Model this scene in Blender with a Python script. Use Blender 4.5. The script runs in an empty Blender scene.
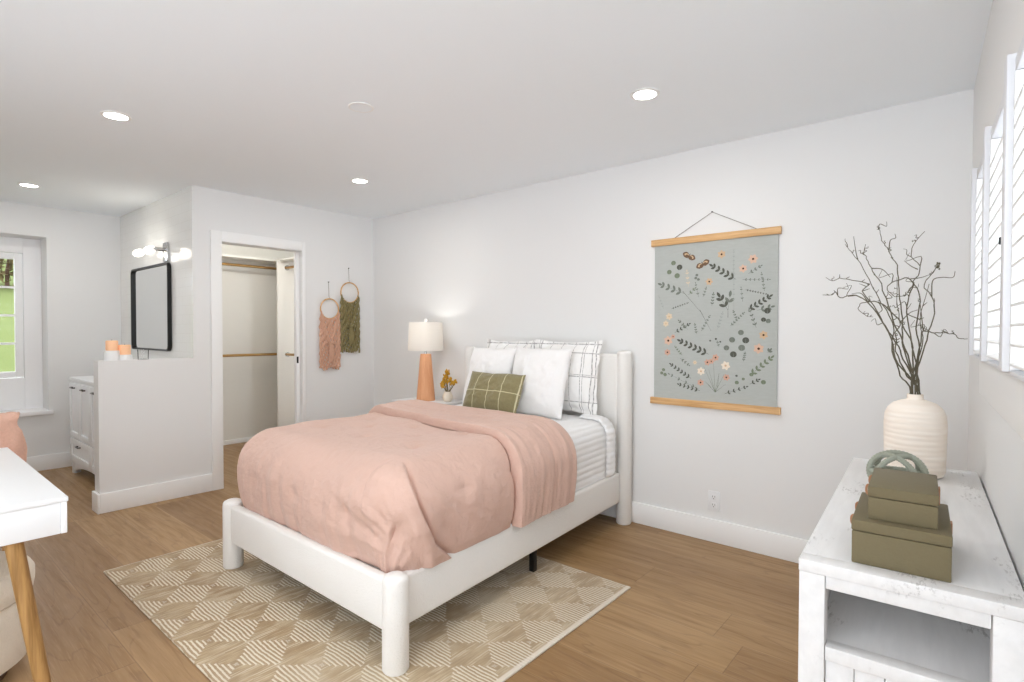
import bpy, bmesh, math, random
import numpy as np
from mathutils import Vector, Matrix, noise as mnoise

C = bpy.context.scene.collection
PI = math.pi
R = math.radians

# ------------------------------------------------------------------ camera, world, exposure
SC = bpy.context.scene
cam_d = bpy.data.cameras.new('camera'); cam = bpy.data.objects.new('camera', cam_d); C.objects.link(cam)
YAW, PITCH, ROLL = R(40.268), R(-1.052), R(0.11)
_f = Vector((-math.sin(YAW)*math.cos(PITCH), math.cos(YAW)*math.cos(PITCH), math.sin(PITCH)))
_r = Vector((math.cos(YAW), math.sin(YAW), 0)); _u = _r.cross(_f)
_r, _u = math.cos(ROLL)*_r + math.sin(ROLL)*_u, -math.sin(ROLL)*_r + math.cos(ROLL)*_u
cam.matrix_world = Matrix(((_r.x, _u.x, -_f.x, 0), (_r.y, _u.y, -_f.y, 0), (_r.z, _u.z, -_f.z, 1.30), (0, 0, 0, 1)))
cam_d.sensor_width = 36; cam_d.lens = 549.65/1024*36; cam_d.clip_start = 0.02
SC.camera = cam
SC.view_settings.view_transform = 'Standard'; SC.view_settings.look = 'None'
SC.view_settings.gamma = 1; SC.view_settings.use_curve_mapping = False
SC.view_settings.exposure = 0.10
SC.cycles.use_denoising = True
SC.cycles.max_bounces = 14; SC.cycles.diffuse_bounces = 8; SC.cycles.transparent_max_bounces = 16
W = bpy.data.worlds.new('sky'); SC.world = W; W.use_nodes = True
_nt = W.node_tree; _bg = _nt.nodes['Background']; _bg.inputs[1].default_value = 1.0          # bright overcast sky; brighter lower half added to light the ceiling
_tc = _nt.nodes.new('ShaderNodeTexCoord'); _sx = _nt.nodes.new('ShaderNodeSeparateXYZ'); _mr = _nt.nodes.new('ShaderNodeMapRange'); _mx = _nt.nodes.new('ShaderNodeMix')
_mx.data_type = 'RGBA'; _nt.links.new(_tc.outputs['Generated'], _sx.inputs[0]); _nt.links.new(_sx.outputs[2], _mr.inputs[0]); _mr.inputs[1].default_value = -.06; _mr.inputs[2].default_value = .06
_nt.links.new(_mr.outputs[0], _mx.inputs[0]); _mx.inputs[6].default_value = (4.9, 5.3, 5.8, 1); _mx.inputs[7].default_value = (3.3, 3.5, 3.72, 1); _nt.links.new(_mx.outputs[2], _bg.inputs[0])
DOWNLIGHT_W, LAMP_W, SCONCE_W, CLOSET_W = 5.0, 6.0, .6, 14.0

# ------------------------------------------------------------------ small helpers
def srgb(r, g, b):
    f = lambda c: (c/255/12.92) if c/255 <= 0.04045 else ((c/255+0.055)/1.055)**2.4
    return (f(r), f(g), f(b), 1)

class S:                                            # node expression
    nt = None
    def __init__(s, v): s.v = v
    def _m(op, *a):
        n = S.nt.nodes.new('ShaderNodeMath'); n.operation = op
        for i, x in enumerate(a):
            x = x.v if isinstance(x, S) else x
            if isinstance(x, (int, float)): n.inputs[i].default_value = x
            else: S.nt.links.new(x, n.inputs[i])
        return S(n.outputs[0])
    def __add__(s, o): return S._m('ADD', s, o)
    __radd__ = __add__
    def __sub__(s, o): return S._m('SUBTRACT', s, o)
    def __rsub__(s, o): return S._m('SUBTRACT', o, s)
    def __mul__(s, o): return S._m('MULTIPLY', s, o)
    __rmul__ = __mul__
    def __truediv__(s, o): return S._m('DIVIDE', s, o)
    def __lt__(s, o): return S._m('LESS_THAN', s, o)
    def __gt__(s, o): return S._m('GREATER_THAN', s, o)
def fmod(a, b): return S._m('FLOORED_MODULO', a, b)
def ffloor(a): return S._m('FLOOR', a)
def ffr(a): return S._m('FRACT', a)
def fabs_(a): return S._m('ABSOLUTE', a)
def fmax(a, b): return S._m('MAXIMUM', a, b)
def fmin(a, b): return S._m('MINIMUM', a, b)
def fsin(a): return S._m('SINE', a)
def link(o, i): S.nt.links.new(o.v if isinstance(o, S) else o, i)
def smooth(x, lo, hi, a=0., b=1.):
    n = S.nt.nodes.new('ShaderNodeMapRange'); n.interpolation_type = 'SMOOTHSTEP'
    link(x, n.inputs['Value']); n.inputs['From Min'].default_value = lo; n.inputs['From Max'].default_value = hi
    n.inputs['To Min'].default_value = a; n.inputs['To Max'].default_value = b
    return S(n.outputs[0])
def comb(x, y, z=0.):
    n = S.nt.nodes.new('ShaderNodeCombineXYZ')
    for i, q in enumerate((x, y, z)):
        if isinstance(q, S): link(q, n.inputs[i])
        else: n.inputs[i].default_value = q
    return S(n.outputs[0])
def coords(kind='Object'):
    t = S.nt.nodes.new('ShaderNodeTexCoord'); s = S.nt.nodes.new('ShaderNodeSeparateXYZ')
    S.nt.links.new(t.outputs[kind], s.inputs[0])
    return S(s.outputs[0]), S(s.outputs[1]), S(s.outputs[2])
def nz(vec, scale=1., detail=3., rough=.55):
    n = S.nt.nodes.new('ShaderNodeTexNoise'); n.inputs['Scale'].default_value = scale
    n.inputs['Detail'].default_value = detail; n.inputs['Roughness'].default_value = rough
    link(vec, n.inputs['Vector']); return S(n.outputs[0])
def wn(vec):
    n = S.nt.nodes.new('ShaderNodeTexWhiteNoise'); n.noise_dimensions = '3D'; link(vec, n.inputs['Vector'])
    return S(n.outputs[0])
def mixc(fac, a, b):
    n = S.nt.nodes.new('ShaderNodeMix'); n.data_type = 'RGBA'
    if isinstance(fac, S): link(fac, n.inputs[0])
    else: n.inputs[0].default_value = fac
    for q, i in ((a, 6), (b, 7)):
        if isinstance(q, S): link(q, n.inputs[i])
        else: n.inputs[i].default_value = q
    return S(n.outputs[2])
def bump(h, strength=.3, dist=.01):
    n = S.nt.nodes.new('ShaderNodeBump'); n.inputs['Strength'].default_value = strength
    n.inputs['Distance'].default_value = dist; link(h, n.inputs['Height']); return S(n.outputs[0])

def mat(name, col=None, rough=.6, metal=0., build=None, spec=None, emit=None, sheen=0.):
    m = bpy.data.materials.new(name); m.use_nodes = True; S.nt = m.node_tree
    p = S.nt.nodes['Principled BSDF']
    p.inputs['Roughness'].default_value = rough; p.inputs['Metallic'].default_value = metal
    if spec is not None: p.inputs['Specular IOR Level'].default_value = spec
    if sheen: p.inputs['Sheen Weight'].default_value = sheen
    if col: p.inputs['Base Color'].default_value = col; m.diffuse_color = col
    if emit: p.inputs['Emission Color'].default_value = emit[0]; p.inputs['Emission Strength'].default_value = emit[1]
    if build:
        r = build()
        if 'c' in r: link(r['c'], p.inputs['Base Color'])
        if 'n' in r: link(r['n'], p.inputs['Normal'])
        if 'r' in r: link(r['r'], p.inputs['Roughness'])
    return m

# ------------------------------------------------------------------ objects
MW = {}
def finish(bm, name, mats, flat=False, ang=35):
    bmesh.ops.recalc_face_normals(bm, faces=bm.faces[:])
    me = bpy.data.meshes.new(name); bm.to_mesh(me); bm.free()
    for m in (mats if isinstance(mats, (list, tuple)) else [mats]): me.materials.append(m)
    if not flat:
        for p in me.polygons: p.use_smooth = True
        me.set_sharp_from_angle(angle=R(ang))
    return me
def tag(o, label=None, cat=None, group=None, kind=None):
    if label: o['label'] = label
    if cat: o['category'] = cat
    if group: o['group'] = group
    if kind: o['kind'] = kind
    return o
def thing(name, label, cat, loc=(0, 0, 0), rotz=0., group=None, rot=None):
    o = bpy.data.objects.new(name, None); C.objects.link(o); o.empty_display_size = .1
    o.location = loc; o.rotation_euler = rot if rot else (0, 0, rotz)
    MW[o.name] = Matrix.Translation(loc) @ o.rotation_euler.to_matrix().to_4x4()
    return tag(o, label, cat, group)
def part(name, bm, m, parent, world=False, flat=False, label=None, ang=35):
    me = finish(bm, name, m, flat, ang)
    M = MW[parent.name]
    if world: me.transform(M.inverted())
    o = bpy.data.objects.new(name, me); C.objects.link(o); o.parent = parent; MW[o.name] = M
    if label: o['label'] = label
    return o
def solo(name, bm, m, label, cat, group=None, flat=False, kind=None, origin=None, ang=35):
    me = finish(bm, name, m, flat, ang)
    co = np.empty(len(me.vertices)*3); me.vertices.foreach_get('co', co); co = co.reshape(-1, 3)
    if origin is None: origin = Vector(((co[:, 0].min()+co[:, 0].max())/2, (co[:, 1].min()+co[:, 1].max())/2, co[:, 2].min()))
    me.transform(Matrix.Translation(-Vector(origin)))
    o = bpy.data.objects.new(name, me); C.objects.link(o); o.location = origin
    MW[o.name] = Matrix.Translation(origin)
    return tag(o, label, cat, group, kind)
def struct(name, bm, m, label, cat, flat=True):
    me = finish(bm, name, m, flat)
    o = bpy.data.objects.new(name, me); C.objects.link(o); MW[o.name] = Matrix()
    return tag(o, label, cat, None, 'structure')
def dup(root, loc, rotz, label, group=None):
    def cp(o, par):
        c = o.copy(); C.objects.link(c); c.parent = par
        for ch in [x for x in list(bpy.data.objects) if x.parent == o]: cp(ch, c)
        return c
    r = cp(root, None); r.location = loc; r.rotation_euler = (0, 0, rotz); r['label'] = label
    if group: r['group'] = group
    return r

# ------------------------------------------------------------------ mesh builders
def NB(): return bmesh.new()
def _join(bm, tmp, M=None, mi=0):
    if M is not None: bmesh.ops.transform(tmp, matrix=M, verts=tmp.verts[:])
    for f in tmp.faces: f.material_index = mi
    me = bpy.data.meshes.new('t'); tmp.to_mesh(me); tmp.free(); bm.from_mesh(me); bpy.data.meshes.remove(me)
    return bm
def box(bm, x0, x1, y0, y1, z0, z1, bev=0., seg=2, M=None, mi=0):
    t = bmesh.new(); bmesh.ops.create_cube(t, size=1)
    for v in t.verts: v.co = Vector(((x0+x1)/2+v.co.x*(x1-x0), (y0+y1)/2+v.co.y*(y1-y0), (z0+z1)/2+v.co.z*(z1-z0)))
    if bev: bmesh.ops.bevel(t, geom=t.edges[:], offset=bev, segments=seg, profile=.5, affect='EDGES', clamp_overlap=True)
    return _join(bm, t, M, mi)
def lathe(bm, prof, seg=32, M=None, mi=0, cap=True):
    t = bmesh.new(); rings = []
    for r, z in prof:
        if r < 1e-6: rings.append([t.verts.new((0, 0, z))])
        else: rings.append([t.verts.new((r*math.cos(2*PI*i/seg), r*math.sin(2*PI*i/seg), z)) for i in range(seg)])
    for a, b in zip(rings, rings[1:]):
        for i in range(seg):
            q = [a[i % len(a)], a[(i+1) % len(a)], b[(i+1) % len(b)], b[i % len(b)]]
            q2 = [];
            for v in q:
                if v not in q2: q2.append(v)
            if len(q2) > 2: t.faces.new(q2)
    if cap:
        for e in (rings[0], rings[-1]):
            if len(e) > 2: t.faces.new(e)
    return _join(bm, t, M, mi)
def smooth_pts(pts, n=4):
    out = []
    P = [Vector(p) for p in pts]; P = [2*P[0]-P[1]] + P + [2*P[-1]-P[-2]]
    for i in range(1, len(P)-2):
        for k in range(n):
            t = k/n
            out.append(.5*((2*P[i]) + (P[i+1]-P[i-1])*t + (2*P[i-1]-5*P[i]+4*P[i+1]-P[i+2])*t*t + (3*P[i]-P[i-1]-3*P[i+1]+P[i+2])*t**3))
    out.append(P[-2]); return out
def tube(bm, pts, rad, seg=8, mi=0, closed=False, M=None):
    t = bmesh.new(); P = [Vector(p) for p in pts]; n = len(P)
    rr = rad if isinstance(rad, (list, tuple)) else [rad]*n
    up = None; rings = []
    for i in range(n):
        if closed: d = P[(i+1) % n]-P[i-1]
        else: d = P[min(i+1, n-1)]-P[max(i-1, 0)]
        d.normalize()
        if up is None: up = Vector((0, 0, 1)) if abs(d.z) < .9 else Vector((1, 0, 0))
        a = d.cross(up); a.normalize(); b = a.cross(d); up = b
        rings.append([t.verts.new(P[i]+rr[i]*(math.cos(2*PI*k/seg)*a+math.sin(2*PI*k/seg)*b)) for k in range(seg)])
    m = n if closed else n-1
    for i in range(m):
        A, B = rings[i], rings[(i+1) % n]
        off = 0
        if closed and i == n-1:
            off = min(range(seg), key=lambda s: (A[0].co-B[s].co).length)
        for k in range(seg): t.faces.new((A[k], A[(k+1) % seg], B[(k+1+off) % seg], B[(k+off) % seg]))
    if not closed: t.faces.new(rings[0]); t.faces.new(rings[-1])
    return _join(bm, t, M, mi)
def grid_mesh(bm, P, close=False):                   # P: array (n,m,3)
    n, m = P.shape[:2]
    vs = [[bm.verts.new(P[i, j]) for j in range(m)] for i in range(n)]
    for i in range(n-1):
        for j in range(m-1): bm.faces.new((vs[i][j], vs[i+1][j], vs[i+1][j+1], vs[i][j+1]))
    return vs
def poly(bm, pts, mi=0):
    f = bm.faces.new([bm.verts.new(p) for p in pts]); f.material_index = mi; return f
def prism(bm, pts2, axis, a0, a1, mi=0, bev=0., M=None):  # polygon in the two other axes, extruded along axis
    def p3(p, a): return {'x': (a, p[0], p[1]), 'y': (p[0], a, p[1]), 'z': (p[0], p[1], a)}[axis]
    t = bmesh.new()
    A = [t.verts.new(p3(p, a0)) for p in pts2]; B = [t.verts.new(p3(p, a1)) for p in pts2]
    t.faces.new(A); t.faces.new(B[::-1]); k = len(A)
    for i in range(k): t.faces.new((A[i], A[(i+1) % k], B[(i+1) % k], B[i]))
    bmesh.ops.recalc_face_normals(t, faces=t.faces[:])
    if bev: bmesh.ops.bevel(t, geom=t.edges[:], offset=bev, segments=2, profile=.5, affect='EDGES', clamp_overlap=True)
    return _join(bm, t, M, mi)
def add_light(name, kind, parent, loc, power, color=(1, 1, 1), size=.1, rot=(0, 0, 0), spread=None):
    d = bpy.data.lights.new(name, kind); d.energy = power; d.color = color
    if kind == 'AREA':
        d.shape = 'DISK'; d.size = size
        if spread: d.spread = spread
    else: d.shadow_soft_size = size
    o = bpy.data.objects.new(name, d); C.objects.link(o); o.parent = parent; o.location = loc; o.rotation_euler = rot
    return o

# ------------------------------------------------------------------ materials
def _floor():
    x, y, z = coords()
    row = (y-0.675)/0.2365; ri = ffloor(row); fy = ffr(row)
    off = wn(comb(ri, 3.7, 1.1))*1.83
    col = (x+off)/1.83; ci = ffloor(col); fx = ffr(col)
    tone = wn(comb(ri, ci, 5.)); tone2 = wn(comb(ci, ri, 9.))
    sh = tone2*13.7
    wx = x+nz(comb(x*1.2, y*4., sh), 1.6, 2)*.25
    g1 = nz(comb(wx*1.1+sh, y*17.+tone*40., sh), 1.9, 5, .62)
    g2 = nz(comb(x*5., y*130., sh), 1.5, 3)
    rings = fabs_(ffr(nz(comb(x*.9+sh, y*5.5, sh*2.), 1.1, 2)*9.)-.5)*2.
    c = mixc(tone, srgb(146, 113, 74), srgb(174, 141, 99))
    c = mixc(smooth(g1, .36, .72)*.45, c, srgb(124, 92, 56))
    c = mixc(smooth(rings, .78, 1.)*.26, c, srgb(104, 72, 46))
    c = mixc(smooth(g2, .5, .75)*.25, c, srgb(196, 160, 124))
    e = fmin(fy, 1.-fy)*.2365; ex = fmin(fx, 1.-fx)*1.83
    gap = smooth(fmin(e, ex), .0006, .0028, 1., 0.)
    lip_highlight = smooth(e, .003, .012, 1., 0.)  # paler plank edges: a highlight painted into the colour
    c = mixc(lip_highlight*.15, c, srgb(206, 170, 128))
    c = mixc(gap*.4, c, srgb(78, 54, 36))
    return dict(c=c, n=bump(g2*.3-gap, .25, .002), r=smooth(g1, .3, .7, .36, .5))
M_floor = mat('oak_floor', build=_floor, spec=.4)
def _paint(): 
    x, y, z = coords(); return dict(n=bump(nz(comb(x, y, z), 140, 2), .05, .002))
M_wall = mat('wall_paint', srgb(229, 229, 228), .7, build=_paint, spec=.25)
M_ceil = mat('ceiling_paint', srgb(241, 246, 250), .8, spec=.15)
M_trim = mat('trim_paint', srgb(240, 240, 239), .42, spec=.35)
M_shutter = mat('shutter_paint', srgb(218, 219, 222), .45, spec=.3)
M_sill = mat('window_paint', srgb(246, 246, 247), .4, spec=.35)
M_white = mat('white_lacquer', srgb(231, 232, 233), .32, spec=.4)
def _tile():
    x, y, z = coords()
    r = z/.075; ri = ffloor(r); fy = ffr(r); fx = ffr((x+fmod(ri, 2.)*.075)/.15)
    g = smooth(fmin(fmin(fy, 1.-fy)*.075, fmin(fx, 1.-fx)*.15), .0008, .002, 1., 0.)
    return dict(c=mixc(g, srgb(234, 234, 232), srgb(226, 225, 222)), n=bump(1.-g, .12, .001))
M_tile = mat('glossy_white_tile', rough=.12, build=_tile)
M_closet = mat('closet_melamine', srgb(228, 226, 220), .55)
def _holes():
    x, y, z = coords()
    hz = fabs_(ffr(z/.032)-.5)*.032; hy = fmin(fabs_(y-3.115), fabs_(y-3.42))
    h = (hz < .004)*(hy < .004)
    return dict(c=mixc(h, srgb(228, 225, 218), srgb(120, 116, 110)))
M_holes = mat('drilled_melamine', rough=.5, build=_holes)
M_brass = mat('brushed_brass', srgb(176, 138, 84), .32, .85)
M_chrome = mat('chrome', srgb(205, 205, 205), .18, 1.)
M_nickel = mat('dark_nickel', srgb(70, 66, 62), .3, .9)
M_black = mat('black_metal', srgb(22, 21, 20), .4, .3)
M_mirror = mat('mirror_glass', srgb(232, 234, 234), .01, 1.)
def glass_mat(name, tint=(1, 1, 1, 1), refl=.08):
    m = bpy.data.materials.new(name); m.use_nodes = True; nt = m.node_tree; nt.nodes.clear(); S.nt = nt
    o = nt.nodes.new('ShaderNodeOutputMaterial'); t = nt.nodes.new('ShaderNodeBsdfTransparent'); g = nt.nodes.new('ShaderNodeBsdfGlossy')
    t.inputs[0].default_value = tint; g.inputs['Roughness'].default_value = .02
    lw = nt.nodes.new('ShaderNodeFresnel'); lw.inputs[0].default_value = 1.15
    mx = nt.nodes.new('ShaderNodeMixShader'); nt.links.new(lw.outputs[0], mx.inputs[0]); nt.links.new(t.outputs[0], mx.inputs[1]); nt.links.new(g.outputs[0], mx.inputs[2])
    nt.links.new(mx.outputs[0], o.inputs[0]); return m
M_glass = glass_mat('clear_glass')
M_glow = mat('lamp_glow', srgb(255, 250, 240), emit=((1., .96, .9, 1), 2.2))
M_down = mat('downlight_glow', srgb(255, 252, 245), emit=((1., .98, .94, 1), 14.))
def fabric(name, col, scale=900, var=.12, rough=.85, sheen=.2, wr=0.):
    def b():
        x, y, z = coords(); v = comb(x, y, z)
        n1 = nz(v, scale, 2); n2 = nz(v, 9, 3)
        dk = tuple(c*(1-var) for c in col[:3])+(1,)
        h = n1
        if wr: h = n1*.4+nz(comb(x, y, z), wr, 4)*3.+nz(comb(x*.35, y*.35, z*1.2), wr*3., 3)*.4
        return dict(c=mixc(n1*.6+n2*.4, dk, col), n=bump(h, .42 if scale < 200 or wr else .25, .006 if scale < 200 or wr else .004))
    return mat(name, rough=rough, build=b, spec=.15, sheen=sheen)
M_boucle = fabric('white_boucle', srgb(238, 236, 232), 160, .06)
M_pink = fabric('blush_cotton', srgb(213, 179, 164), 420, .08, wr=24.)
M_cotton = fabric('white_cotton', srgb(243, 242, 241), 500, .03, wr=14.)
M_quilt = fabric('white_quilting', srgb(242, 242, 242), 500, .04)
M_cream = fabric('cream_boucle', srgb(226, 216, 200), 130, .14)
M_throw = fabric('pink_fleece', srgb(230, 186, 166), 90, .3)
def _plaid():
    x, y, z = coords()
    c = srgb(241, 240, 238); g = srgb(160, 157, 156)
    def ln(a, p, w): return smooth(fabs_(a-p), w*.6, w*1.3, 1., 0.)
    k = None
    for p, w in ((-.235, .004), (-.215, .004), (-.12, .002), (-.03, .003), (.07, .002), (.15, .003), (.165, .002), (.235, .004), (.215, .003)):
        q = ln(x, p, w); k = q if k is None else fmax(k, q)
    for p, w in ((-.17, .003), (.0, .0035), (.012, .002), (.16, .003), (.225, .004)): k = fmax(k, ln(y, p, w))
    br = smooth(nz(comb(x, y, z), 60, 2), .35, .6)
    wv = nz(comb(x, y, z), 500, 2)
    return dict(c=mixc(k*(br*.5+.45), c, g), n=bump(wv, .2, .003))
M_plaid = mat('plaid_cotton', rough=.9, build=_plaid, spec=.1)
def _olive():
    x, y, z = coords(); v = comb(x, y, z)
    wv = nz(v, 330, 3); m2 = nz(v, 60, 3)
    c = mixc(wv*.7+m2*.3, srgb(104, 96, 66), srgb(164, 154, 116))
    k = fmax(smooth(fabs_(fmod(x+.175, .115)-.0575), .0014, .0036, 1., 0.), smooth(fabs_(y+.005), .0014, .0036, 1., 0.))
    return dict(c=mixc(k*smooth(nz(v, 240, 2), .25, .5, .5, .95), c, srgb(214, 206, 170)), n=bump(wv, .5, .004))
M_olive = mat('olive_wool', rough=.95, build=_olive, spec=.1, sheen=.3)
def wood(name, a, b, axis='x', sc=1., rough=.5):
    def f():
        x, y, z = coords()
        p = {'x': (x, y, z), 'y': (y, x, z), 'z': (z, x, y)}[axis]
        g = nz(comb(p[0]*3.*sc, p[1]*45.*sc, p[2]*45.*sc), 1., 4); g2 = nz(comb(p[0]*9*sc, p[1]*160*sc, p[2]*160*sc), 1., 2)
        return dict(c=mixc(smooth(g*.7+g2*.3, .33, .66), a, b), n=bump(g2, .12, .002))
    return mat(name, rough=rough, build=f, spec=.3)
M_oak = wood('light_oak', srgb(196, 152, 100), srgb(222, 182, 132), 'x')
M_lampwood = wood('orange_wood', srgb(224, 160, 116), srgb(236, 178, 136), 'z')
M_legwood = wood('honey_wood', srgb(136, 100, 56), srgb(176, 136, 84), 'z')
M_darkwood = wood('dark_wood', srgb(66, 44, 28), srgb(92, 64, 42), 'x')
def _wash():
    x, y, z = coords()
    g = nz(comb(x*40., y*5., z*30.), 1., 5); p = nz(comb(x*7., y*3.2, z*7.), 1.6, 3); f = nz(comb(x*90, y*22., z*90), 1.3, 4, .7)
    worn = smooth(p, .56, .68)*smooth(f, .5, .62)
    c = mixc(smooth(g, .3, .7)*.5, srgb(230, 229, 228), srgb(216, 215, 214))
    return dict(c=mixc(worn*.55, c, srgb(150, 146, 142)), n=bump(g, .1, .003))
M_wash = mat('whitewashed_wood', rough=.6, build=_wash, spec=.25)
M_khaki = fabric('olive_leatherette', srgb(117, 107, 81), 300, .12, rough=.6, sheen=.05)
M_tan = mat('tan_leather', srgb(168, 120, 88), .6)
M_sage = fabric('sage_wood', srgb(160, 164, 150), 200, .15, sheen=0.)
def _vase():
    x, y, z = coords()
    b = fsin(z*330.+nz(comb(x*3., y*3., z*20.), 1., 2)*7.); n = nz(comb(x*8, y*8, z*60.), 1.2, 3)
    return dict(c=mixc(n, srgb(240, 226, 210), srgb(250, 243, 234)), n=bump(b*.5+n, .35, .004))
M_vase = mat('ridged_ceramic', rough=.75, build=_vase, spec=.2)
M_twig = fabric('brown_twig', srgb(104, 98, 82), 120, .35, sheen=0.)
M_pot = mat('cream_pot', srgb(240, 228, 210), .5)
M_yellow = fabric('yellow_flower', srgb(226, 172, 62), 90, .45, sheen=0.)
M_green = fabric('dried_stem', srgb(110, 96, 42), 60, .3, sheen=0.)
M_shade = None
def shade_mat():
    m = bpy.data.materials.new('linen_shade'); m.use_nodes = True; nt = m.node_tree; nt.nodes.clear()
    o = nt.nodes.new('ShaderNodeOutputMaterial'); d = nt.nodes.new('ShaderNodeBsdfDiffuse'); t = nt.nodes.new('ShaderNodeBsdfTranslucent')
    d.inputs[0].default_value = srgb(240, 238, 234); t.inputs[0].default_value = srgb(244, 241, 236)
    mx = nt.nodes.new('ShaderNodeMixShader'); mx.inputs[0].default_value = .5
    nt.links.new(d.outputs[0], mx.inputs[1]); nt.links.new(t.outputs[0], mx.inputs[2]); nt.links.new(mx.outputs[0], o.inputs[0]); return m
M_shade = shade_mat()
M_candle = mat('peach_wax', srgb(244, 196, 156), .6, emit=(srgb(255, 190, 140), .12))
M_frost = mat('frosted_glass', srgb(238, 238, 238), .3)
M_cordpink = fabric('blush_cord', srgb(228, 182, 156), 260, .35)
M_cordgreen = fabric('olive_cord', srgb(146, 134, 92), 260, .4)
M_string = mat('grey_string', srgb(150, 144, 136), .8)
def _canvas():
    x, y, z = coords(); n1 = nz(comb(x*6, y, z*30.), 3., 3); n2 = nz(comb(x, y, z), 400, 2)
    return dict(c=mixc(n1*.6+n2*.4, srgb(168, 172, 167), srgb(188, 192, 189)), n=bump(n2, .2, .002))
M_canvas = mat('grey_blue_canvas', rough=.9, build=_canvas, spec=.1)
def _rug():
    x, y, z = coords()
    a = .2545; dy = .2135
    px = x+3.057+(nz(comb(x, y, 0.), 7., 2)-.5)*.02; py = y-1.02+(nz(comb(y, x, 4.), 7., 2)-.5)*.02
    uy = fmod(py+dy/2, dy)-dy/2; ux = fmod(px, a)-a/2
    lp_ = .0158; k = ffloor(uy/lp_); kq = (k+.5)*lp_
    jit = (wn(comb(ffloor(px/a), ffloor((py+dy/2)/dy), k))-.5)*.12
    d = 1.-(fabs_(ux)/(a/2)+fabs_(kq)/(dy/2*1.03))+jit*.7; light = d > .0
    st = ffr(uy/lp_); nn_ = nz(comb(x*60., y*140., 0.), 1., 2)
    crm = smooth(fabs_(st-.5)+(nn_-.5)*.35, .16, .30, 1., 0.)
    tx = ffr((px+(wn(comb(ffloor(px/.0125), 3., ffloor((py+.1)/dy)))-.5)*.004)/.0125)
    dk = smooth(fabs_(tx-.5), .2, .4, 1., 0.)
    brick = (fabs_(fabs_(uy)-dy/2) < .013)*(fabs_(ux) < .022)
    fade = smooth(nz(comb(x*3., y*3., 2.), 1.4, 3), .35, .65)
    fine = nz(comb(x*120., y*9., 0.), 1., 4)
    base = mixc(fade, srgb(162, 134, 96), srgb(190, 168, 134))
    cre = srgb(236, 227, 208)
    cd = mixc(smooth(fine, .42, .62)*.55, base, srgb(134, 108, 76)); cd = mixc(dk*smooth(nz(comb(x*30., y*5., 3.), 1., 3), .46, .62)*.6, cd, srgb(222, 208, 182))
    cl = mixc(crm*.85, mixc(.35, base, srgb(136, 108, 74)), cre)
    c = mixc(light, cd, cl)
    c = mixc(brick*.5, c, srgb(142, 114, 80))
    lines = smooth(fabs_(d), .0, .05, 1., 0.)*.35
    c = mixc(lines*smooth(nz(comb(x, y, 7.), 30, 2), .4, .6), c, cre)
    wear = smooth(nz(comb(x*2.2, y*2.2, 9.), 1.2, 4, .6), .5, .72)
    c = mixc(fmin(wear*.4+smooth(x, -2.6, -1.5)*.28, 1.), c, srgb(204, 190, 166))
    edge = fmax(smooth(x, -3.551, -3.545, 1., 0.), smooth(x, -1.345, -1.335))
    c = mixc(edge*.8, c, srgb(232, 224, 210))
    pile = nz(comb(x, y, 0.), 500, 2)
    return dict(c=c, n=bump(crm*light+pile*.8, .5, .004))
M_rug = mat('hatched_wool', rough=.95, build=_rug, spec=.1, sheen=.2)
def _grass():
    x, y, z = coords(); n = nz(comb(x, y, z), 3., 5, .7); m2 = nz(comb(x*6, y*6, z*6), 6., 3)
    return dict(c=mixc(n*.6+m2*.4, srgb(88, 102, 56), srgb(132, 140, 92)), n=bump(m2, .6, .05))
M_grass = mat('lawn', rough=.95, build=_grass, spec=.05)
M_leaf = fabric('autumn_leaf', srgb(140, 124, 84), 4, .75, sheen=0.)

# ------------------------------------------------------------------ the setting
H = 2.44; YW = 3.385; XC = -4.73; XF = -6.6; YM = 1.685; D3 = R(3.54)
RW = Matrix.Rotation(D3, 4, 'Z')                     # the window wall and the console stand 3.5 degrees off square
b = NB(); box(b, -7.0, .9, -1.7, 3.9, -.08, 0); struct('floor', b, M_floor, 'medium brown oak plank floor', 'floor')
b = NB(); box(b, -7.0, .9, -1.7, 3.9, H, H+.1); struct('ceiling', b, M_ceil, 'smooth white ceiling with recessed lights', 'ceiling')
b = NB(); box(b, XC, .3, YW, YW+.12, 0, H); struct('wall_back', b, M_wall, 'white wall behind the bed', 'wall')
b = NB()
YO0, YO1 = -1.0, 2.545; ZO0, ZO1 = 1.215, 1.842; WX = .18
for a in ((WX, WX+.16, -1.03, 3.6, 0, ZO0), (WX, WX+.16, -1.03, 3.6, ZO1, H), (WX, WX+.16, YO1, 3.6, ZO0, ZO1), (WX, WX+.16, -1.03, YO0, ZO0, ZO1)): box(b, *a, M=RW)
struct('wall_right', b, M_wall, 'white wall with the shuttered window', 'wall')
b = NB()
WY0, WY1, WZ0, WZ1 = .16, 1.11, .55, 2.16
for a in ((XF-.34, XF, -1.7, WY0, 0, H), (XF-.34, XF, WY1, YM, 0, H), (XF-.34, XF, WY0, WY1, 0, WZ0), (XF-.34, XF, WY0, WY1, WZ1, H)): box(b, *a)
struct('wall_left', b, M_wall, 'white far wall with the recessed window', 'wall')
b = NB(); box(b, XF-.34, XC-.12, YM+.012, YM+.12, 0, H); struct('wall_vanity', b, M_wall, 'white wall behind the vanity', 'wall')
b = NB(); box(b, XF, XC-.001, YM, YM+.0115, .86, H-.001); struct('tile_wall', b, M_tile, 'glossy white tile facing behind the black framed mirror', 'wall')
b = NB(); OY0, OY1, OZ = 1.90, 2.60, 2.025
for a in ((XC-.12, XC, YM+.012, OY0, 0, H), (XC-.12, XC, OY1, YW+.12, 0, H), (XC-.12, XC, OY0, OY1, OZ, H)): box(b, *a)
struct('wall_middle', b, M_wall, 'white wall with the closet doorway', 'wall')
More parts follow.
